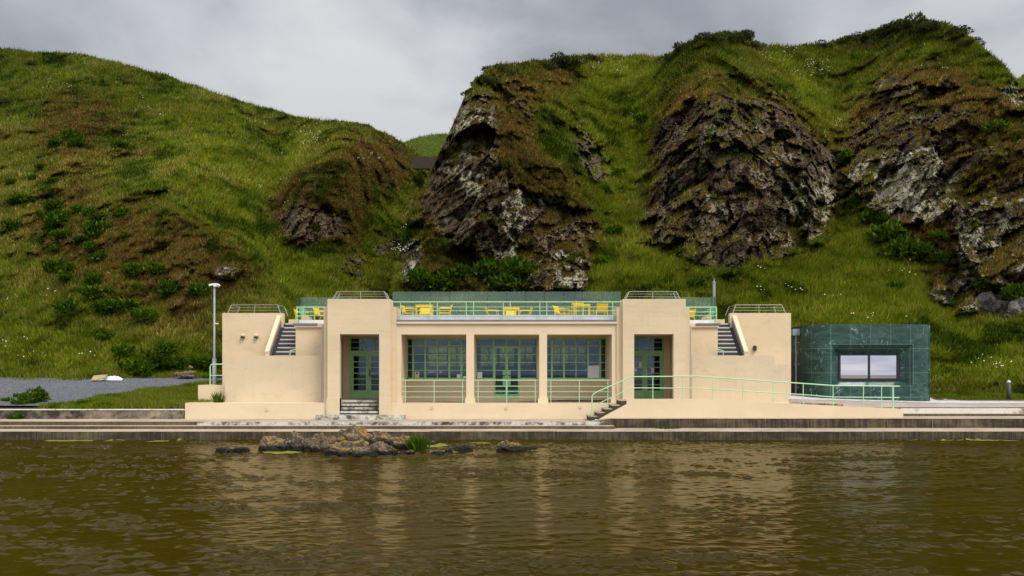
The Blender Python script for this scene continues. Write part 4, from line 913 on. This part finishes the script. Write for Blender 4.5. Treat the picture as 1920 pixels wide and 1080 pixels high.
# porch doors
for s in (-1, 1):
    x0, x1 = 5.80, 7.66; fr = MB(); zt0, zt1 = H(664, DB), H(657.3, DB)
    fr.box(s * x0, s * (x0 + .08), DB + .01, DB + .12, 1.486, 4.48).box(s * (x1 - .08), s * x1, DB + .01, DB + .12, 1.486, 4.48).box(s * (x0 + .08), s * (x1 - .08), DB + .01, DB + .12, zt0, zt1).box(s * (x0 + .08), s * (x1 - .08), DB + .01, DB + .12, 4.41, 4.48)
    for x in (6.42, 7.04): fr.box(s * x - .025, s * x + .025, DB + .02, DB + .09, zt1, 4.41)
    for y in (641.5, 652.5): z = H(y, DB); fr.box(s * (x0 + .08), s * (x1 - .08), DB + .03, DB + .08, z - .016, z + .016)
    fo = part(fr, 'door_frame', 'frame_green'); pane(s * (x0 + .08), s * (x1 - .08), zt1, 4.41, DB + .085, fo)
    for (a, b) in ((x0 + .08, 6.725), (6.735, x1 - .08)):
        lf = MB(); q0, q1 = DB + .03, DB + .085; gb = H(732, DB); gt = H(667.5, DB)
        lf.box(s * a, s * (a + .12), q0, q1, 1.50, zt0).box(s * (b - .12), s * b, q0, q1, 1.50, zt0).box(s * (a + .12), s * (b - .12), q0, q1, 1.50, gb).box(s * (a + .12), s * (b - .12), q0, q1, gt, zt0)
        for k in range(1, 6): z = gt + (gb - gt) * k / 6; lf.box(s * (a + .12), s * (b - .12), q0 + .008, q1 - .01, z - .02, z + .02)
        do = part(lf, 'door', 'frame_green'); pane(s * (a + .12), s * (b - .12), gb, gt, DB + .065, do)
        e = b - .06 if b < 7 else a + .06
        if (s > 0) == (b > 7): part(MB().box(s * e - .03, s * e + .03, q0 - .03, q0, H(706, DB), H(692, DB)), 'push_plate' if s > 0 else 'handle', 'paper' if s > 0 else 'handle_dark', do)
        part(MB().box(s * e - .02, s * e + .02, q0 - .02, q0, H(686, DB), H(684, DB)), 'lock', 'handle_dark', do)
# verandah railings
def rail_run(name, xa, xb, d, ztop, zs, zfoot, posts, rtop=.026, parent=PV, post_r=.020):
    mb = MB().tube([(xa, d, ztop), (xb, d, ztop)], rtop)
    for z in zs: mb.tube([(xa, d, z), (xb, d, z)], .014)
    r = part(mb, name, 'rail_mint', parent)
    for x in posts: part(MB().tube([(x, d, zfoot), (x, d, ztop)], post_r), 'post', 'rail_mint', r)
    return r
dR = 45.45
vz = [H(y, dR) for y in (724.3, 734.5, 744.5)]
for a, b in ((-4.85, -1.86), (-1.5, 1.5), (1.86, 4.85)):
    rail_run('verandah_railing', a, b, dR, H(713, dR), vz, 1.35, [a + .18, (a + b) / 2, b - .18])
dR = 45.36
rail_run('deck_railing', -5.35, 5.35, dR, H(566.3, dR), [H(y, dR) for y in (575.7, 582.7, 592.6)], H(599.5, dR), [X(p, dR) for p in (751, 806.3, 819.8, 874.3, 888, 943.5, 956.5, 1012.2, 1025.2, 1079.9, 1093.4, 1148.6)], .026)
for s in (-1, 1):
    d = 48.9; zt = 6.01; zz = [5.77, 5.60, 5.36]
    r = rail_run('deck_railing', s * 8.3, s * 10.42, d, zt, zz, 5.15, [s * 10.12], .026)
    mb = MB()
    for z in [zt] + zz: mb.tube([(s * 10.42, d, z), (s * 10.42, 51.2, z)], .02)
    part(mb, 'return_rail', 'rail_mint', r); part(MB().tube([(s * 10.42, d, 5.1), (s * 10.42, d, zt)], .03), 'post', 'rail_mint', r)
# glass wind screens on the roof
def screen(x0, x1, d, z0, z1, n):
    fr = MB().box(x0, x1, d - .02, d + .03, z0 - .06, z0); g = part(fr, 'glass_screen', 'galvanised')
    for k in range(n):
        a, b = x0 + (x1 - x0) * k / n + .008, x0 + (x1 - x0) * (k + 1) / n - .008
        part(MB().box(a, b, d, d + .014, z0, z1), 'glass_panel', 'glass_screen', g)
screen(-6.15, 6.15, 53.0, 5.31, H(546.7, 53), 12)
for s in (-1, 1):
    a, b = sorted((s * 8.0, s * 11.12)); screen(a, b, 53.0, 5.25, H(557.6, 53), 3)
    g = part(MB().box(s * 11.12 - .02, s * 11.12 + .02, 52.3, 53, 5.19, 5.25), 'glass_screen', 'galvanised'); part(MB().box(s * 11.12, s * 11.134, 52.3, 52.98, 5.25, H(557.6, 53)), 'glass_panel', 'glass_screen', g)
# front steps and platform
for s in (-1, 1):
    stp = MB()
    for k in range(4):
        zt = .83 + (k + 1) * .158; stp.box(s * 5.832, s * 7.632, 45.12 + k * .27, 46.2, .82, zt - .09).box(s * 5.832, s * 7.632, 45.09 + k * .27, 46.2 - .001 * k, zt - .09, zt, 1)
    part(stp, 'front_steps', ['riser_brown', 'old_steps'])
part(MB().box(X(591, 44.3), X(757, 44.3), 44.3, 45.1, .6, .83), 'doorstep', 'old_steps')
# flue on the roof
part(MB().tube([(11.72, 55.6, 4.9), (11.72, 55.6, H(531, 55.6)), (11.72, 55.6, H(529.5, 55.6))], [.085, .085, .085], 14).tube([(11.72, 55.6, H(531, 55.6)), (11.72, 55.6, H(529, 55.6))], .11, 14).tube([(11.72, 55.6, H(529, 55.6)), (11.72, 55.6, H(526, 55.6)), (11.72, 55.6, H(520, 55.6))], [.055, .025, .008], 8), 'flue', 'galvanised')
# side wall with railing at the left end
part(MB().box(-14.85, -13.3, 47.35, 47.6, 1.0, 2.16).box(-14.85, -14.6, 47.6, 49.5, 1.0, 2.16), 'side_wall', 'render_new')
zb, zt = 2.16, H(683, 47.5); xr = X(394, 47.5)
r = part(MB().tube([(xr, 47.5, zb), (xr, 47.5, zt - .12), (xr + .04, 47.5, zt - .03), (xr + .12, 47.5, zt), (-13.6, 47.5, zt)], .03).tube([(xr, 47.5, H(704, 47.5)), (-13.6, 47.5, H(704, 47.5))], .02), 'side_railing', 'rail_mint')

# notices in the windows
def notice(px0, px1, py0, py1, mat, label, d=DB + .005, two=None):
    z0, z1 = H(py1, d), H(py0, d); mb = MB().box(X(px0, d), X(px1, d), d - .004, d, z0, z1)
    if two: mb.box(X(px0, d) + .01, X(px1, d) - .01, d - .008, d - .004, z0 + .005, z0 + (z1 - z0) * .5, 1)
    if two: mb.box(X(px0, d) + .05, X(px1, d) - .05, d - .008, d - .004, z0 + (z1 - z0) * .62, z0 + (z1 - z0) * .88, 2)
    tag(mb.build('paper_notice', [mat, 'paper_yellow', 'handle_dark'] if two else mat), label, 'notice')
notice(777.5, 786, 697, 709.5, 'paper', 'white and yellow poster low in the left verandah window', two=True)
notice(856.5, 863, 702, 708.5, 'paper', 'small square white paper low in the left verandah window')
notice(868.5, 874, 705, 709.5, 'paper', 'white paper half hidden by the left column')
notice(895, 904, 697.5, 709, 'paper', 'white paper sheet left of the middle verandah door')
notice(1102.5, 1123.5, 685.5, 708.5, 'paper', 'large pale screen filling two panes of the right verandah window')
dn = DB + .028
notice(1197.5, 1203.5, 679, 688, 'paper', 'white paper high on the left leaf of the right porch door', dn); notice(1189, 1195, 691, 697, 'paper', 'white paper at handle height on the right porch door left leaf', dn); notice(1221, 1226.5, 690, 699, 'paper', 'cream paper on the right leaf of the right porch door', dn)
# faint white lettering on the left window glass
lt = MB(); x = X(803, DB)
for k, g in enumerate((1, 1, 1, 1, 1, 1, 0, 1, 1, 0, 0, 0, 0, 1, 1, 1)):
    if g:
        xx = x + k * .042; h = .075; zl = H(699, DB)
        lt.box(xx, xx + .012, DB + .065, DB + .07, zl, zl + h * (1 if k % 3 else .8)).box(xx, xx + .03, DB + .064, DB + .069, zl + h * (.4 if k % 2 else .0), zl + h * (.4 if k % 2 else .0) + .012)
        if k % 2: lt.box(xx + .02, xx + .03, DB + .063, DB + .068, zl, zl + h)
tag(lt.build('window_lettering', 'paper'), 'small white lettering on the left verandah window glass', 'lettering')

# ------------------------------------------------------------------ ramp
RP = thing('access_ramp', 'cream access ramp with steps and pale green handrail before the right porch', 'ramp', (8, 44, .754))
dF = 43.4
rx = lambda p: X(p, dF)
rz = lambda p: H(p, dF)
zx = lambda v: 1090 + v / 7.714
zy = lambda v: 690 + v / 7.714
prof = [(rx(zx(200)), .70), (rx(zx(200)), rz(zy(765))), (rx(zx(318)), rz(zy(703))), (rx(zx(430)), rz(zy(640))), (rx(zx(540)), rz(zy(583))), (rx(zx(655)), rz(zy(522))), (rx(zx(655)), rz(zy(462))), (rx(1186), rz(748)), (rx(1290), rz(748)), (rx(1400), rz(752.5)), (rx(1520), rz(758.5)), (rx(1610), rz(763.5)), (rx(1680), rz(765.5)), (rx(1691), rz(766.5)), (rx(1693.6), rz(769)), (rx(1693.6), .70)]
part(MB().prism(prof, dF, dF + .22, 'y'), 'ramp_wall', 'render_new', RP)
part(MB().prism([(rx(1176), .7), (rx(1176), 1.47), (rx(1290), 1.47), (rx(1690), 1.08), (rx(1690), .7)], dF + .22, 44.95, 'y'), 'ramp_floor', 'paving', RP)
for k, (l, r_, tp) in enumerate(((118, 203, 698), (232, 318, 643), (340, 430, 590), (448, 540, 538), (562, 655, 468))):
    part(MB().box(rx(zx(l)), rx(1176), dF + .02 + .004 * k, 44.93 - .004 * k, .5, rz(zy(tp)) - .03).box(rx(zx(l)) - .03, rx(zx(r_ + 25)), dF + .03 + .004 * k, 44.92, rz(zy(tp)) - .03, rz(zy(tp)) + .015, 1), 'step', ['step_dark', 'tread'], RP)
dh = 43.47
hx = lambda p: X(p, dh)
hz = lambda p: H(p, dh)
top = [(hx(1110), dh, hz(789)), (hx(1110), dh, hz(743)), (hx(1112), dh, hz(739.5)), (hx(1117), dh, hz(736)), (hx(1182), dh, hz(707.5)), (hx(1188), dh, hz(706.3)), (hx(1308), dh, hz(705.5)), (hx(1500), dh, hz(718.6)), (hx(1562), dh, hz(723)), (hx(1687), dh, hz(724.2))]
low = [(hx(1110), dh, hz(762.5)), (hx(1184), dh, hz(727.3)), (hx(1308), dh, hz(728)), (hx(1500), dh, hz(739.5)), (hx(1562), dh, hz(744.5)), (hx(1687), dh, hz(745.4))]
hr = part(MB().tube(top, .027).tube(low, .021), 'handrail', 'rail_mint', RP)
def zat(line, x):
    for a, b in zip(line[:-1], line[1:]):
        if a[0] <= x <= b[0] and b[0] > a[0]: return a[2] + (b[2] - a[2]) * (x - a[0]) / (b[0] - a[0])
    return line[-1][2]
for p, yb in ((1168, 757), (1224, 748), (1281, 748), (1337, 750), (1393.4, 752.5), (1450, 755), (1506, 758), (1562, 761), (1619, 764), (1653, 765.5)):
    part(MB().tube([(hx(p), dh, hz(yb + 1)), (hx(p), dh, zat(top, hx(p)))], .021), 'post', 'rail_mint', hr)
part(MB().tube([(hx(1674.5), dh, hz(766)), (hx(1674.5), dh, hz(724.2))], .04), 'post', 'rail_mint', hr)
s = MB()
for k in range(9):
    x0 = 13.0 + k * .27; s.box(x0, x0 + .25, 45.05 + rnd.uniform(0, .04), 45.5, .9, 1.36 - k * .004 + rnd.uniform(-.03, .03))
tag(s.build('rubble_edging', 'rubble'), 'short tan rubble stone edging behind the ramp wall', 'stone edging')

# ------------------------------------------------------------------ green marble kiosk
KS = thing('marble_kiosk', 'rounded dark green marble kiosk with one splayed window', 'building', (18, 50, 1.2))
def kiosk():
    import bmesh
    x0, x1, d0, d1, rl, rr = 15.0, 21.3, 48.5, 54.0, .98, 1.25; zb, zt = .95, 5.14
    pts = [(x0, d1)] + [(x0, d0 + 2.2)]
    for k in range(13): a = math.pi + k / 12 * math.pi / 2; pts.append((x0 + rl + rl * math.cos(a), d0 + 1.3 + 1.3 * math.sin(a)))
    nl = len(pts) - 1
    for k in range(13): a = 1.5 * math.pi + k / 12 * math.pi / 2; pts.append((x1 - rr + rr * math.cos(a), d0 + rr + rr * math.sin(a)))
    pts.append((x1, d1))
    bm = bmesh.new(); uvl = bm.loops.layers.uv.new('UVMap'); L = [0]
    for a, b in zip(pts[:-1], pts[1:]): L.append(L[-1] + math.dist(a, b))
    off = KS.location
    def quad(co, uv):
        f = bm.faces.new([bm.verts.new(Vector(c) - off) for c in co])
        for lp, u in zip(f.loops, uv): lp[uvl].uv = u
        return f
    u0 = L[nl] - 15.98; VZ = lambda z: z - 1.55       # tile joints follow the window jambs
    def fu(x): return x - 15.98
    for i in range(len(pts) - 1):
        if i == nl: continue
        (a, b), (c, e) = pts[i], pts[i + 1]; ua, ub = L[i] - L[nl], L[i + 1] - L[nl]
        f = quad([(a, b, zb), (c, e, zb), (c, e, zt), (a, b, zt)], [(ua, VZ(zb)), (ub, VZ(zb)), (ub, VZ(zt)), (ua, VZ(zt))]); f.smooth = True
    ox0, ox1, oz0, oz1 = 16.0, 20.03, 2.11, 4.15; ix0, ix1, iz0, iz1, di = 16.52, 19.55, 2.36, 3.70, 49.0
    xs = [x0 + rl, ox0, ox1, x1 - rr]; zs = [zb, oz0, oz1, zt]
    for i in range(3):
        for j in range(3):
            if i == 1 and j == 1: continue
            a, b, c, e = xs[i], xs[i + 1], zs[j], zs[j + 1]
            if b - a < 1e-4: continue
            quad([(a, d0, c), (b, d0, c), (b, d0, e), (a, d0, e)], [(fu(a), VZ(c)), (fu(b), VZ(c)), (fu(b), VZ(e)), (fu(a), VZ(e))])
    O = [(ox0, d0, oz0), (ox1, d0, oz0), (ox1, d0, oz1), (ox0, d0, oz1)]; I = [(ix0, di, iz0), (ix1, di, iz0), (ix1, di, iz1), (ix0, di, iz1)]
    for k in range(4):
        q = [O[k], O[(k + 1) % 4], I[(k + 1) % 4], I[k]]; quad(q, [(fu(c[0]), VZ(c[2])) for c in q])
    top = bm.faces.new([bm.verts.new(Vector((a, b, zt)) - off) for a, b in pts]); 
    for lp in top.loops: lp[uvl].uv = (.5, .5)
    me = bpy.data.meshes.new('wall'); bm.to_mesh(me); bm.free(); me.materials.append(M['green_marble']); o = bpy.data.objects.new('wall', me); COL.objects.link(o); o.parent = KS
    fr = MB(); f = .075
    fr.box(ix0, ix1, di - .04, di + .05, iz0, iz0 + .11).box(ix0, ix1, di - .04, di + .05, iz1 - .09, iz1).box(ix0, ix0 + .10, di - .04, di + .05, iz0 + .11, iz1 - .09).box(ix1 - .13, ix1, di - .04, di + .05, iz0 + .11, iz1 - .09).box(18.0, 18.09, di - .04, di + .05, iz0 + .11, iz1 - .09)
    tr = MB(); e = .014
    tr.box(ox0 - e, ox1 + e, d0 - .004, d0 + .01, oz1, oz1 + e).box(ox0 - e, ox1 + e, d0 - .004, d0 + .01, oz0 - e, oz0).box(ox0 - e, ox0, d0 - .004, d0 + .01, oz0, oz1).box(ox1, ox1 + e, d0 - .004, d0 + .01, oz0, oz1)
    part(tr, 'edge_trim', 'trim_green', KS)
    w = part(fr, 'window', 'window_black', KS)
    part(MB().add([(ix0 + .1, di + .01, iz0 + .11), (18.0, di + .01, iz0 + .11), (18.0, di + .01, iz1 - .09), (ix0 + .1, di + .01, iz1 - .09)], [(0, 1, 2, 3)]), 'pane', 'glass_mirror', w)
    part(MB().add([(18.09, di + .01, iz0 + .11), (ix1 - .13, di + .01, iz0 + .11), (ix1 - .13, di + .01, iz1 - .09), (18.09, di + .01, iz1 - .09)], [(0, 1, 2, 3)]), 'pane', 'glass_mirror', w)
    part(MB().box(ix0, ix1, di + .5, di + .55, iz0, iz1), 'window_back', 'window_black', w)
    dd = 50.4; part(MB().box(14.62, 14.985, dd - .15, dd + .2, H(629, dd), H(617, dd)), 'rainwater_hopper', 'galvanised', KS)
    px = 14.82; dp = MB().tube([(px, dd, 1.52), (px, dd, H(629, dd))], .05, 10).tube([(px, dd - .15, 1.45), (px, dd, 1.56)], .055, 10)
    for z in (2.0, 3.2, 4.3): dp.box(px - .09, 15.0, dd - .03, dd + .03, z - .02, z + .02)
    part(dp, 'downpipe', 'galvanised', KS)
kiosk()

# ------------------------------------------------------------------ furniture on the roof
def proto_chair(mat, label, name='cafe_chair'):
    o = thing(name, label, 'chair', (0, 0, 0)); w, dp = .27, .26
    seat = MB(); back = MB()
    for k in range(6): seat.box(-w, w, -dp + k * .088, -dp + k * .088 + .07, .43, .45)
    seat.box(-w, -w + .025, -dp, dp, .41, .43).box(w - .025, w, -dp, dp, .41, .43)
    for k in range(6):
        z = .50 + k * .055; back.add([(-w, dp + (z - .45) * .28, z), (w, dp + (z - .45) * .28, z), (w, dp + (z - .4) * .28, z + .045), (-w, dp + (z - .4) * .28, z + .045), (-w, dp + .02 + (z - .45) * .28, z), (w, dp + .02 + (z - .45) * .28, z), (w, dp + .02 + (z - .4) * .28, z + .045), (-w, dp + .02 + (z - .4) * .28, z + .045)], [(0, 1, 2, 3), (7, 6, 5, 4), (3, 2, 6, 7), (0, 4, 5, 1), (0, 3, 7, 4), (1, 5, 6, 2)])
    seat.build('seat', mat, o); back.build('backrest', mat, o)
    for sx in (-1, 1):
        MB().tube([(sx * w, dp + .11, .84), (sx * w, dp, .44), (sx * w, dp + .08, 0)], .018, 6).build('leg', mat, o)
        MB().tube([(sx * w, -dp - .06, 0), (sx * w, -dp + .02, .44), (sx * w, -dp, .66)], .018, 6).build('leg', mat, o)
        MB().tube([(sx * w, -dp, .66), (sx * w, -dp + .1, .68), (sx * w, dp + .06, .68)], .02, 6).build('armrest', mat, o)
    return o
def proto_table(label):
    o = thing('cafe_table', label, 'table', (0, 0, 0)); tp = MB().box(-.40, .40, -.36, .36, .70, .72)
    for k in range(8): tp.box(-.40, .40, -.36 + k * .092, -.36 + k * .092 + .075, .72, .745)
    tp.box(-.39, .39, -.35, -.33, .64, .70).box(-.39, .39, .33, .35, .64, .70).build('tabletop', 'chair_yellow', o)
    for sx in (-1, 1):
        for sy in (-1, 1): MB().tube([(sx * .37, sy * .33, 0), (sx * .37, sy * .33, .70)], .022, 6).build('leg', 'chair_yellow', o)
    return o
ZD = 5.25
c0 = proto_chair('chair_yellow', 'x'); used = [0]
def chair(px, d, rz, label):
    o = c0 if not used[0] else copy_tree(c0); used[0] = 1
    o.location = (X(px, d), d, ZD); o.rotation_euler = (0, 0, math.radians(rz)); tag(o, label, 'chair', 'yellow chairs on the roof terrace')
chair(768, 48.6, 78, 'yellow chair left of the leftmost terrace table'); chair(797, 49.6, 0, 'yellow chair behind the leftmost terrace table'); chair(833, 48.4, -80, 'yellow chair right of the leftmost terrace table, facing it')
chair(924, 50.2, 100, 'yellow chair left of the middle terrace table, in side view'); chair(958, 50.8, 0, 'yellow chair behind the middle terrace table'); chair(984, 50.2, -100, 'yellow chair right of the middle terrace table, in side view')
chair(1054, 48.8, 60, 'yellow chair left of the rightmost terrace table'); chair(1082, 47.2, 180, 'yellow chair in front of the rightmost terrace table'); chair(1126, 47.6, -170, 'yellow chair at the right end of the roof terrace')
chair(604, 50.4, 70, 'yellow chair half hidden behind the left porch tower'); chair(566, 51.4, 90, 'yellow chair at the far left end of the roof terrace'); chair(1288, 51.4, -70, 'yellow chair half hidden behind the right porch tower')
t0 = proto_table('x')
for k, (px, d, lab) in enumerate(((796, 47.3, 'yellow slatted table at the left of the roof terrace'), (959, 49.2, 'yellow slatted table at the middle of the roof terrace'), (1090, 46.8, 'yellow slatted table at the right of the roof terrace'))):
    o = t0 if k == 0 else copy_tree(t0); o.location = (X(px, d), d, ZD); tag(o, lab, 'table', 'yellow tables on the roof terrace')
g0 = proto_chair('chair_green', 'green chair behind the glass at the left roof end'); g0.location = (X(577, 51.0), 51.0, ZD); g0.rotation_euler = (0, 0, 1.2); tag(g0, None, None, 'green chairs on the roof terrace')
g1 = copy_tree(g0); g1.location = (X(1324, 51.2), 51.2, ZD); g1.rotation_euler = (0, 0, -1.2); tag(g1, 'green chair behind the glass at the right roof end')

# ------------------------------------------------------------------ small things
d = 49.6; lx = X(402, d); LP = thing('camera_pole', 'tall galvanised pole with white security cameras beside the left wing', 'camera pole', (lx, d, 1.4))
part(MB().tube([(lx, d, 1.3), (lx, d, H(672, d))], .105, 14).tube([(lx, d, H(672, d)), (lx, d, H(670, d)), (lx, d, H(532, d))], [.1, .055, .048], 14), 'pole', 'galvanised', LP, smooth=True)
zc = H(535, d)
part(MB().box(lx - .02, lx + .13, d - .1, d + .1, zc - .07, zc + .10), 'camera_bracket', 'camera_white', LP)
part(MB().tube([(lx - .22, d - .2, zc - .02), (lx - .18, d - .16, zc + .0), (lx - .02, d - .02, zc + .05)], [.035, .05, .05], 10), 'camera', 'camera_white', LP)
part(MB().tube([(lx + .33, d - .2, zc - .03), (lx + .28, d - .16, zc - .01), (lx + .12, d - .02, zc + .05)], [.035, .05, .05], 10).tube([(lx + .24, d - .1, zc - .10), (lx + .16, d, zc)], .02, 6), 'camera', 'camera_white', LP)
part(MB().box(lx + .05, lx + .2, d - .06, d + .04, H(608, d), H(605.5, d)), 'conduit_box', 'sheet_white', LP)  # small conduit box on the pole, not a lamp
d = 50.0; bxx = X(1891.5, d); bz = float(groundz(np.array(bxx), np.array(d))); BO = thing('bollard', 'dark grey bollard with pale cap on the right grass verge', 'bollard', (bxx, d, bz))
part(MB().tube([(bxx, d, bz - .1), (bxx, d, H(717, d))], .10, 18), 'post', 'bollard_grey', BO, smooth=True); part(MB().tube([(bxx, d, H(717, d)), (bxx, d, H(715.5, d)), (bxx, d, H(712.5, d))], [.105, .10, .02], 18), 'cap', 'bollard_cap', BO)
# boulder under the cliff
def hillrock(px, py, w, h, label, seed, mat='rock_grey', rot=.3):
    p = hill_point(px, py); s = p.y / F; o = bpy.data.objects.new('boulder', rock_mesh('boulder', seed, mat)); COL.objects.link(o)
    o.location = p + Vector((0, .3, 0)); o.scale = (w * s * .5, w * s * .45, h * s * .55); o.rotation_euler = (.3, rot, .2); tag(o, label, 'rock')
hillrock(1872, 583, 74, 56, 'large pale grey boulder at the foot of the right cliff', 205, 'rock_grey', .35)
hillrock(1915, 585, 44, 54, 'grey boulder at the right edge below the cliff', 216)
# dumped sheeting, rubble, weeds
d = 58.6
def gz(x, d): return float(groundz(np.array(x), np.array(d)))
sh = MB(); x0, x1 = X(186, d), X(231, d); nx = 16; r_ = random.Random(4)
ring = []
for i in range(nx):
    x = x0 + (x1 - x0) * i / (nx - 1); e = math.sin(math.pi * (i + .4) / nx) ** .6
    zz = gz(x, d) + .04; ring.append([(x, d - .45 * e, zz), (x, d - .35 * e, zz + (.09 + r_.uniform(0, .09)) * e + .009 * i * e), (x + r_.uniform(-.03, .03), d, zz + (.12 + r_.uniform(0, .08)) * e + .011 * i * e), (x, d + .5 * e, zz)])
for i in range(nx - 1):
    for k in range(3): sh.add([ring[i][k], ring[i + 1][k], ring[i + 1][k + 1], ring[i][k + 1]], [(0, 1, 2, 3)])
tag(sh.build('plastic_sheet', 'sheet_white'), 'crumpled white plastic sheet lying beside the gravel track', 'sheet')
bb = MB(); x0 = X(176, d - .3); z = gz(x0, d) + .05
bb.prism([(x0, z), (x0 + .15, z + .28), (x0 + .9, z + .34), (x0 + .85, z + .15), (x0 + .3, z + .02)], d - .7, d - .45, 'y'); tag(bb.build('broken_board', 'board_buff'), 'buff broken board leaning on the white plastic sheet', 'board')
rb = MB(); r_ = random.Random(8)
pile = thing('rubble_pile', 'low brown heap of stones at the foot of the left hillside', 'rubble', (X(346, 59.3), 59.3, gz(X(346, 59.3), 59.3)))
import bmesh
for k in range(12):
    me = rock_mesh('stone', 300 + k, 'rock_brown', 2); o = bpy.data.objects.new('stone', me); COL.objects.link(o); o.parent = pile
    o.location = (r_.gauss(0, .32), r_.gauss(0, .15), .12 + abs(r_.gauss(.12, .12))); s_ = r_.uniform(.10, .24); o.scale = (s_ * 1.3, s_, s_)
def weed(px, d, w, h, n, label, pal, seed, z=None):
    x = X(px, d); me = bush_mesh('weed_clump', seed, w, h, n, .17, pal, .4); o = bpy.data.objects.new('weed_clump', me); COL.objects.link(o)
    o.location = (x, d, (gz(x, d) if z is None else z)); tag(o, label, 'weeds')
weed(68, 48.0, .85, .72, 800, 'tall bushy weed clump on the edge of the gravel track', LIT, 81)
weed(52, 47.6, .7, .5, 400, 'shorter weed clump left of the tall bushy one', LIT, 82)
weed(40, 47.2, .9, .22, 260, 'flat patch of weeds in front of the gravel track', LIT, 83)
weed(14, 48.6, .6, .12, 140, 'low sprawling weeds near the left edge of the gravel', LIT, 84)
weed(40, 50.6, .6, .14, 140, 'small flat weed tuft out on the gravel', LIT, 85)
tuft('weed', 'spiky green weed growing against the pavilion left corner', 'plant', (X(410, 45.75), 45.75, 1.36), .32, .62, 90, LIT, 9, .02, .28, .03)
tuft('weed', 'yellow green grass sprouting from the pool step right of the ramp foot', 'plant', (X(1255, 41.7), 42.0, .36), .9, .10, 160, LIT, 10, .05, .5, .02)
weed(30, 45.0, .5, .18, 160, 'small green weed at the foot of the old left wall', LIT, 86, .63)

# ------------------------------------------------------------------ sky, sun, camera
wd_ = bpy.data.worlds.new('World'); S.world = wd_; wd_.use_nodes = True; nt = wd_.node_tree; nt.nodes.clear()
class WT(NT):
    def __init__(s): s.t = nt; s.out = s.n('ShaderNodeOutputWorld')
t = WT(); dirv = t.coord('Generated'); sx, sy, sz = t.sep(dirv)
zc = t.math('ADD', t.math('MAXIMUM', sz, 0.0), .16)
cv = t.n('ShaderNodeCombineXYZ'); t.set(cv.inputs[0], t.math('DIVIDE', sx, zc)); t.set(cv.inputs[1], t.math('DIVIDE', sy, zc)); cv.inputs[2].default_value = 3.7
n1 = t.noise(t.mapping(cv.outputs[0], (.62, .46, 1), (0, 0, .25), (1.3, .4, 0)), 1.0, 8, .52, .5)
n2 = t.noise(t.mapping(cv.outputs[0], (1.1, .9, 1), (0, 0, -.3), (4.3, 2.4, 0)), 2.1, 6, .5, .3)
nn = t.math('ADD', t.math('MULTIPLY', n1, .72), t.math('MULTIPLY', n2, .28))
cl = t.ramp(nn, [(.39, (.125, .132, .15)), (.46, (.195, .202, .218)), (.525, (.285, .29, .30)), (.60, (.37, .37, .374))])
back = t.ramp(sy, [(0.0, 1.0), (.55, 0.0)])        # ramp clamps: sy < 0 is the open sea side
bk = t.mix(t.ramp(n2, [(.36, 0.), (.66, 1.)]), (.60, .66, .80), (1.06, 1.04, 1.01))
zen = t.math('ADD', t.math('MULTIPLY', t.math('MAXIMUM', sz, 0.0), 1.7), .72); zv = t.n('ShaderNodeCombineColor'); [t.set(zv.inputs[k], zen) for k in range(3)]
cl = t.mix(1.0, cl, zv.outputs[0], 'MULTIPLY')
cl = t.mix(back, cl, bk)
ns = t.n('ShaderNodeTexSky'); ns.sky_type = 'NISHITA'; ns.sun_disc = False; ns.sun_elevation = math.radians(50); ns.sun_rotation = math.radians(140)
b1 = t.n('ShaderNodeBackground'); t.set(b1.inputs[0], ns.outputs[0]); b1.inputs[1].default_value = .07
b2 = t.n('ShaderNodeBackground'); t.set(b2.inputs[0], cl); b2.inputs[1].default_value = 1.0
mx = t.n('ShaderNodeMixShader'); mx.inputs[0].default_value = .9
nt.links.new(b1.outputs[0], mx.inputs[1]); nt.links.new(b2.outputs[0], mx.inputs[2]); nt.links.new(mx.outputs[0], t.out.inputs[0])
sl = bpy.data.lights.new('sun', 'SUN'); sl.energy = 1.5; sl.angle = math.radians(20); sl.color = (1.0, .94, .84)
so = bpy.data.objects.new('sun', sl); COL.objects.link(so); so.rotation_euler = (math.radians(40), 0, math.radians(40)); so.location = (-20, -20, 60)
cam = bpy.data.cameras.new('camera'); co = bpy.data.objects.new('camera', cam); COL.objects.link(co); S.camera = co
co.location = (0, 0, EYE); co.rotation_euler = (math.radians(90), 0, 0)
cam.sensor_width = 36; cam.lens = 36 * F / 1920; cam.shift_x = 10 / 1920; cam.shift_y = 162 / 1920; cam.clip_end = 9000; cam.clip_start = .1
S.view_settings.view_transform = 'Standard'; S.view_settings.look = 'None'; S.view_settings.exposure = .70; S.view_settings.gamma = 1
cy = S.cycles; cy.max_bounces = 7; cy.diffuse_bounces = 3; cy.glossy_bounces = 4; cy.transparent_max_bounces = 14; cy.transmission_bounces = 4; cy.caustics_reflective = False; cy.caustics_refractive = False
cy.use_light_tree = False
wd_.cycles.sampling_method = 'MANUAL'; wd_.cycles.sample_map_resolution = 512
cy.use_denoising = True
try:
    cy.denoiser = 'OPENIMAGEDENOISE'; cy.denoising_input_passes = 'RGB_ALBEDO_NORMAL'; cy.denoising_prefilter = 'ACCURATE'
except Exception: pass
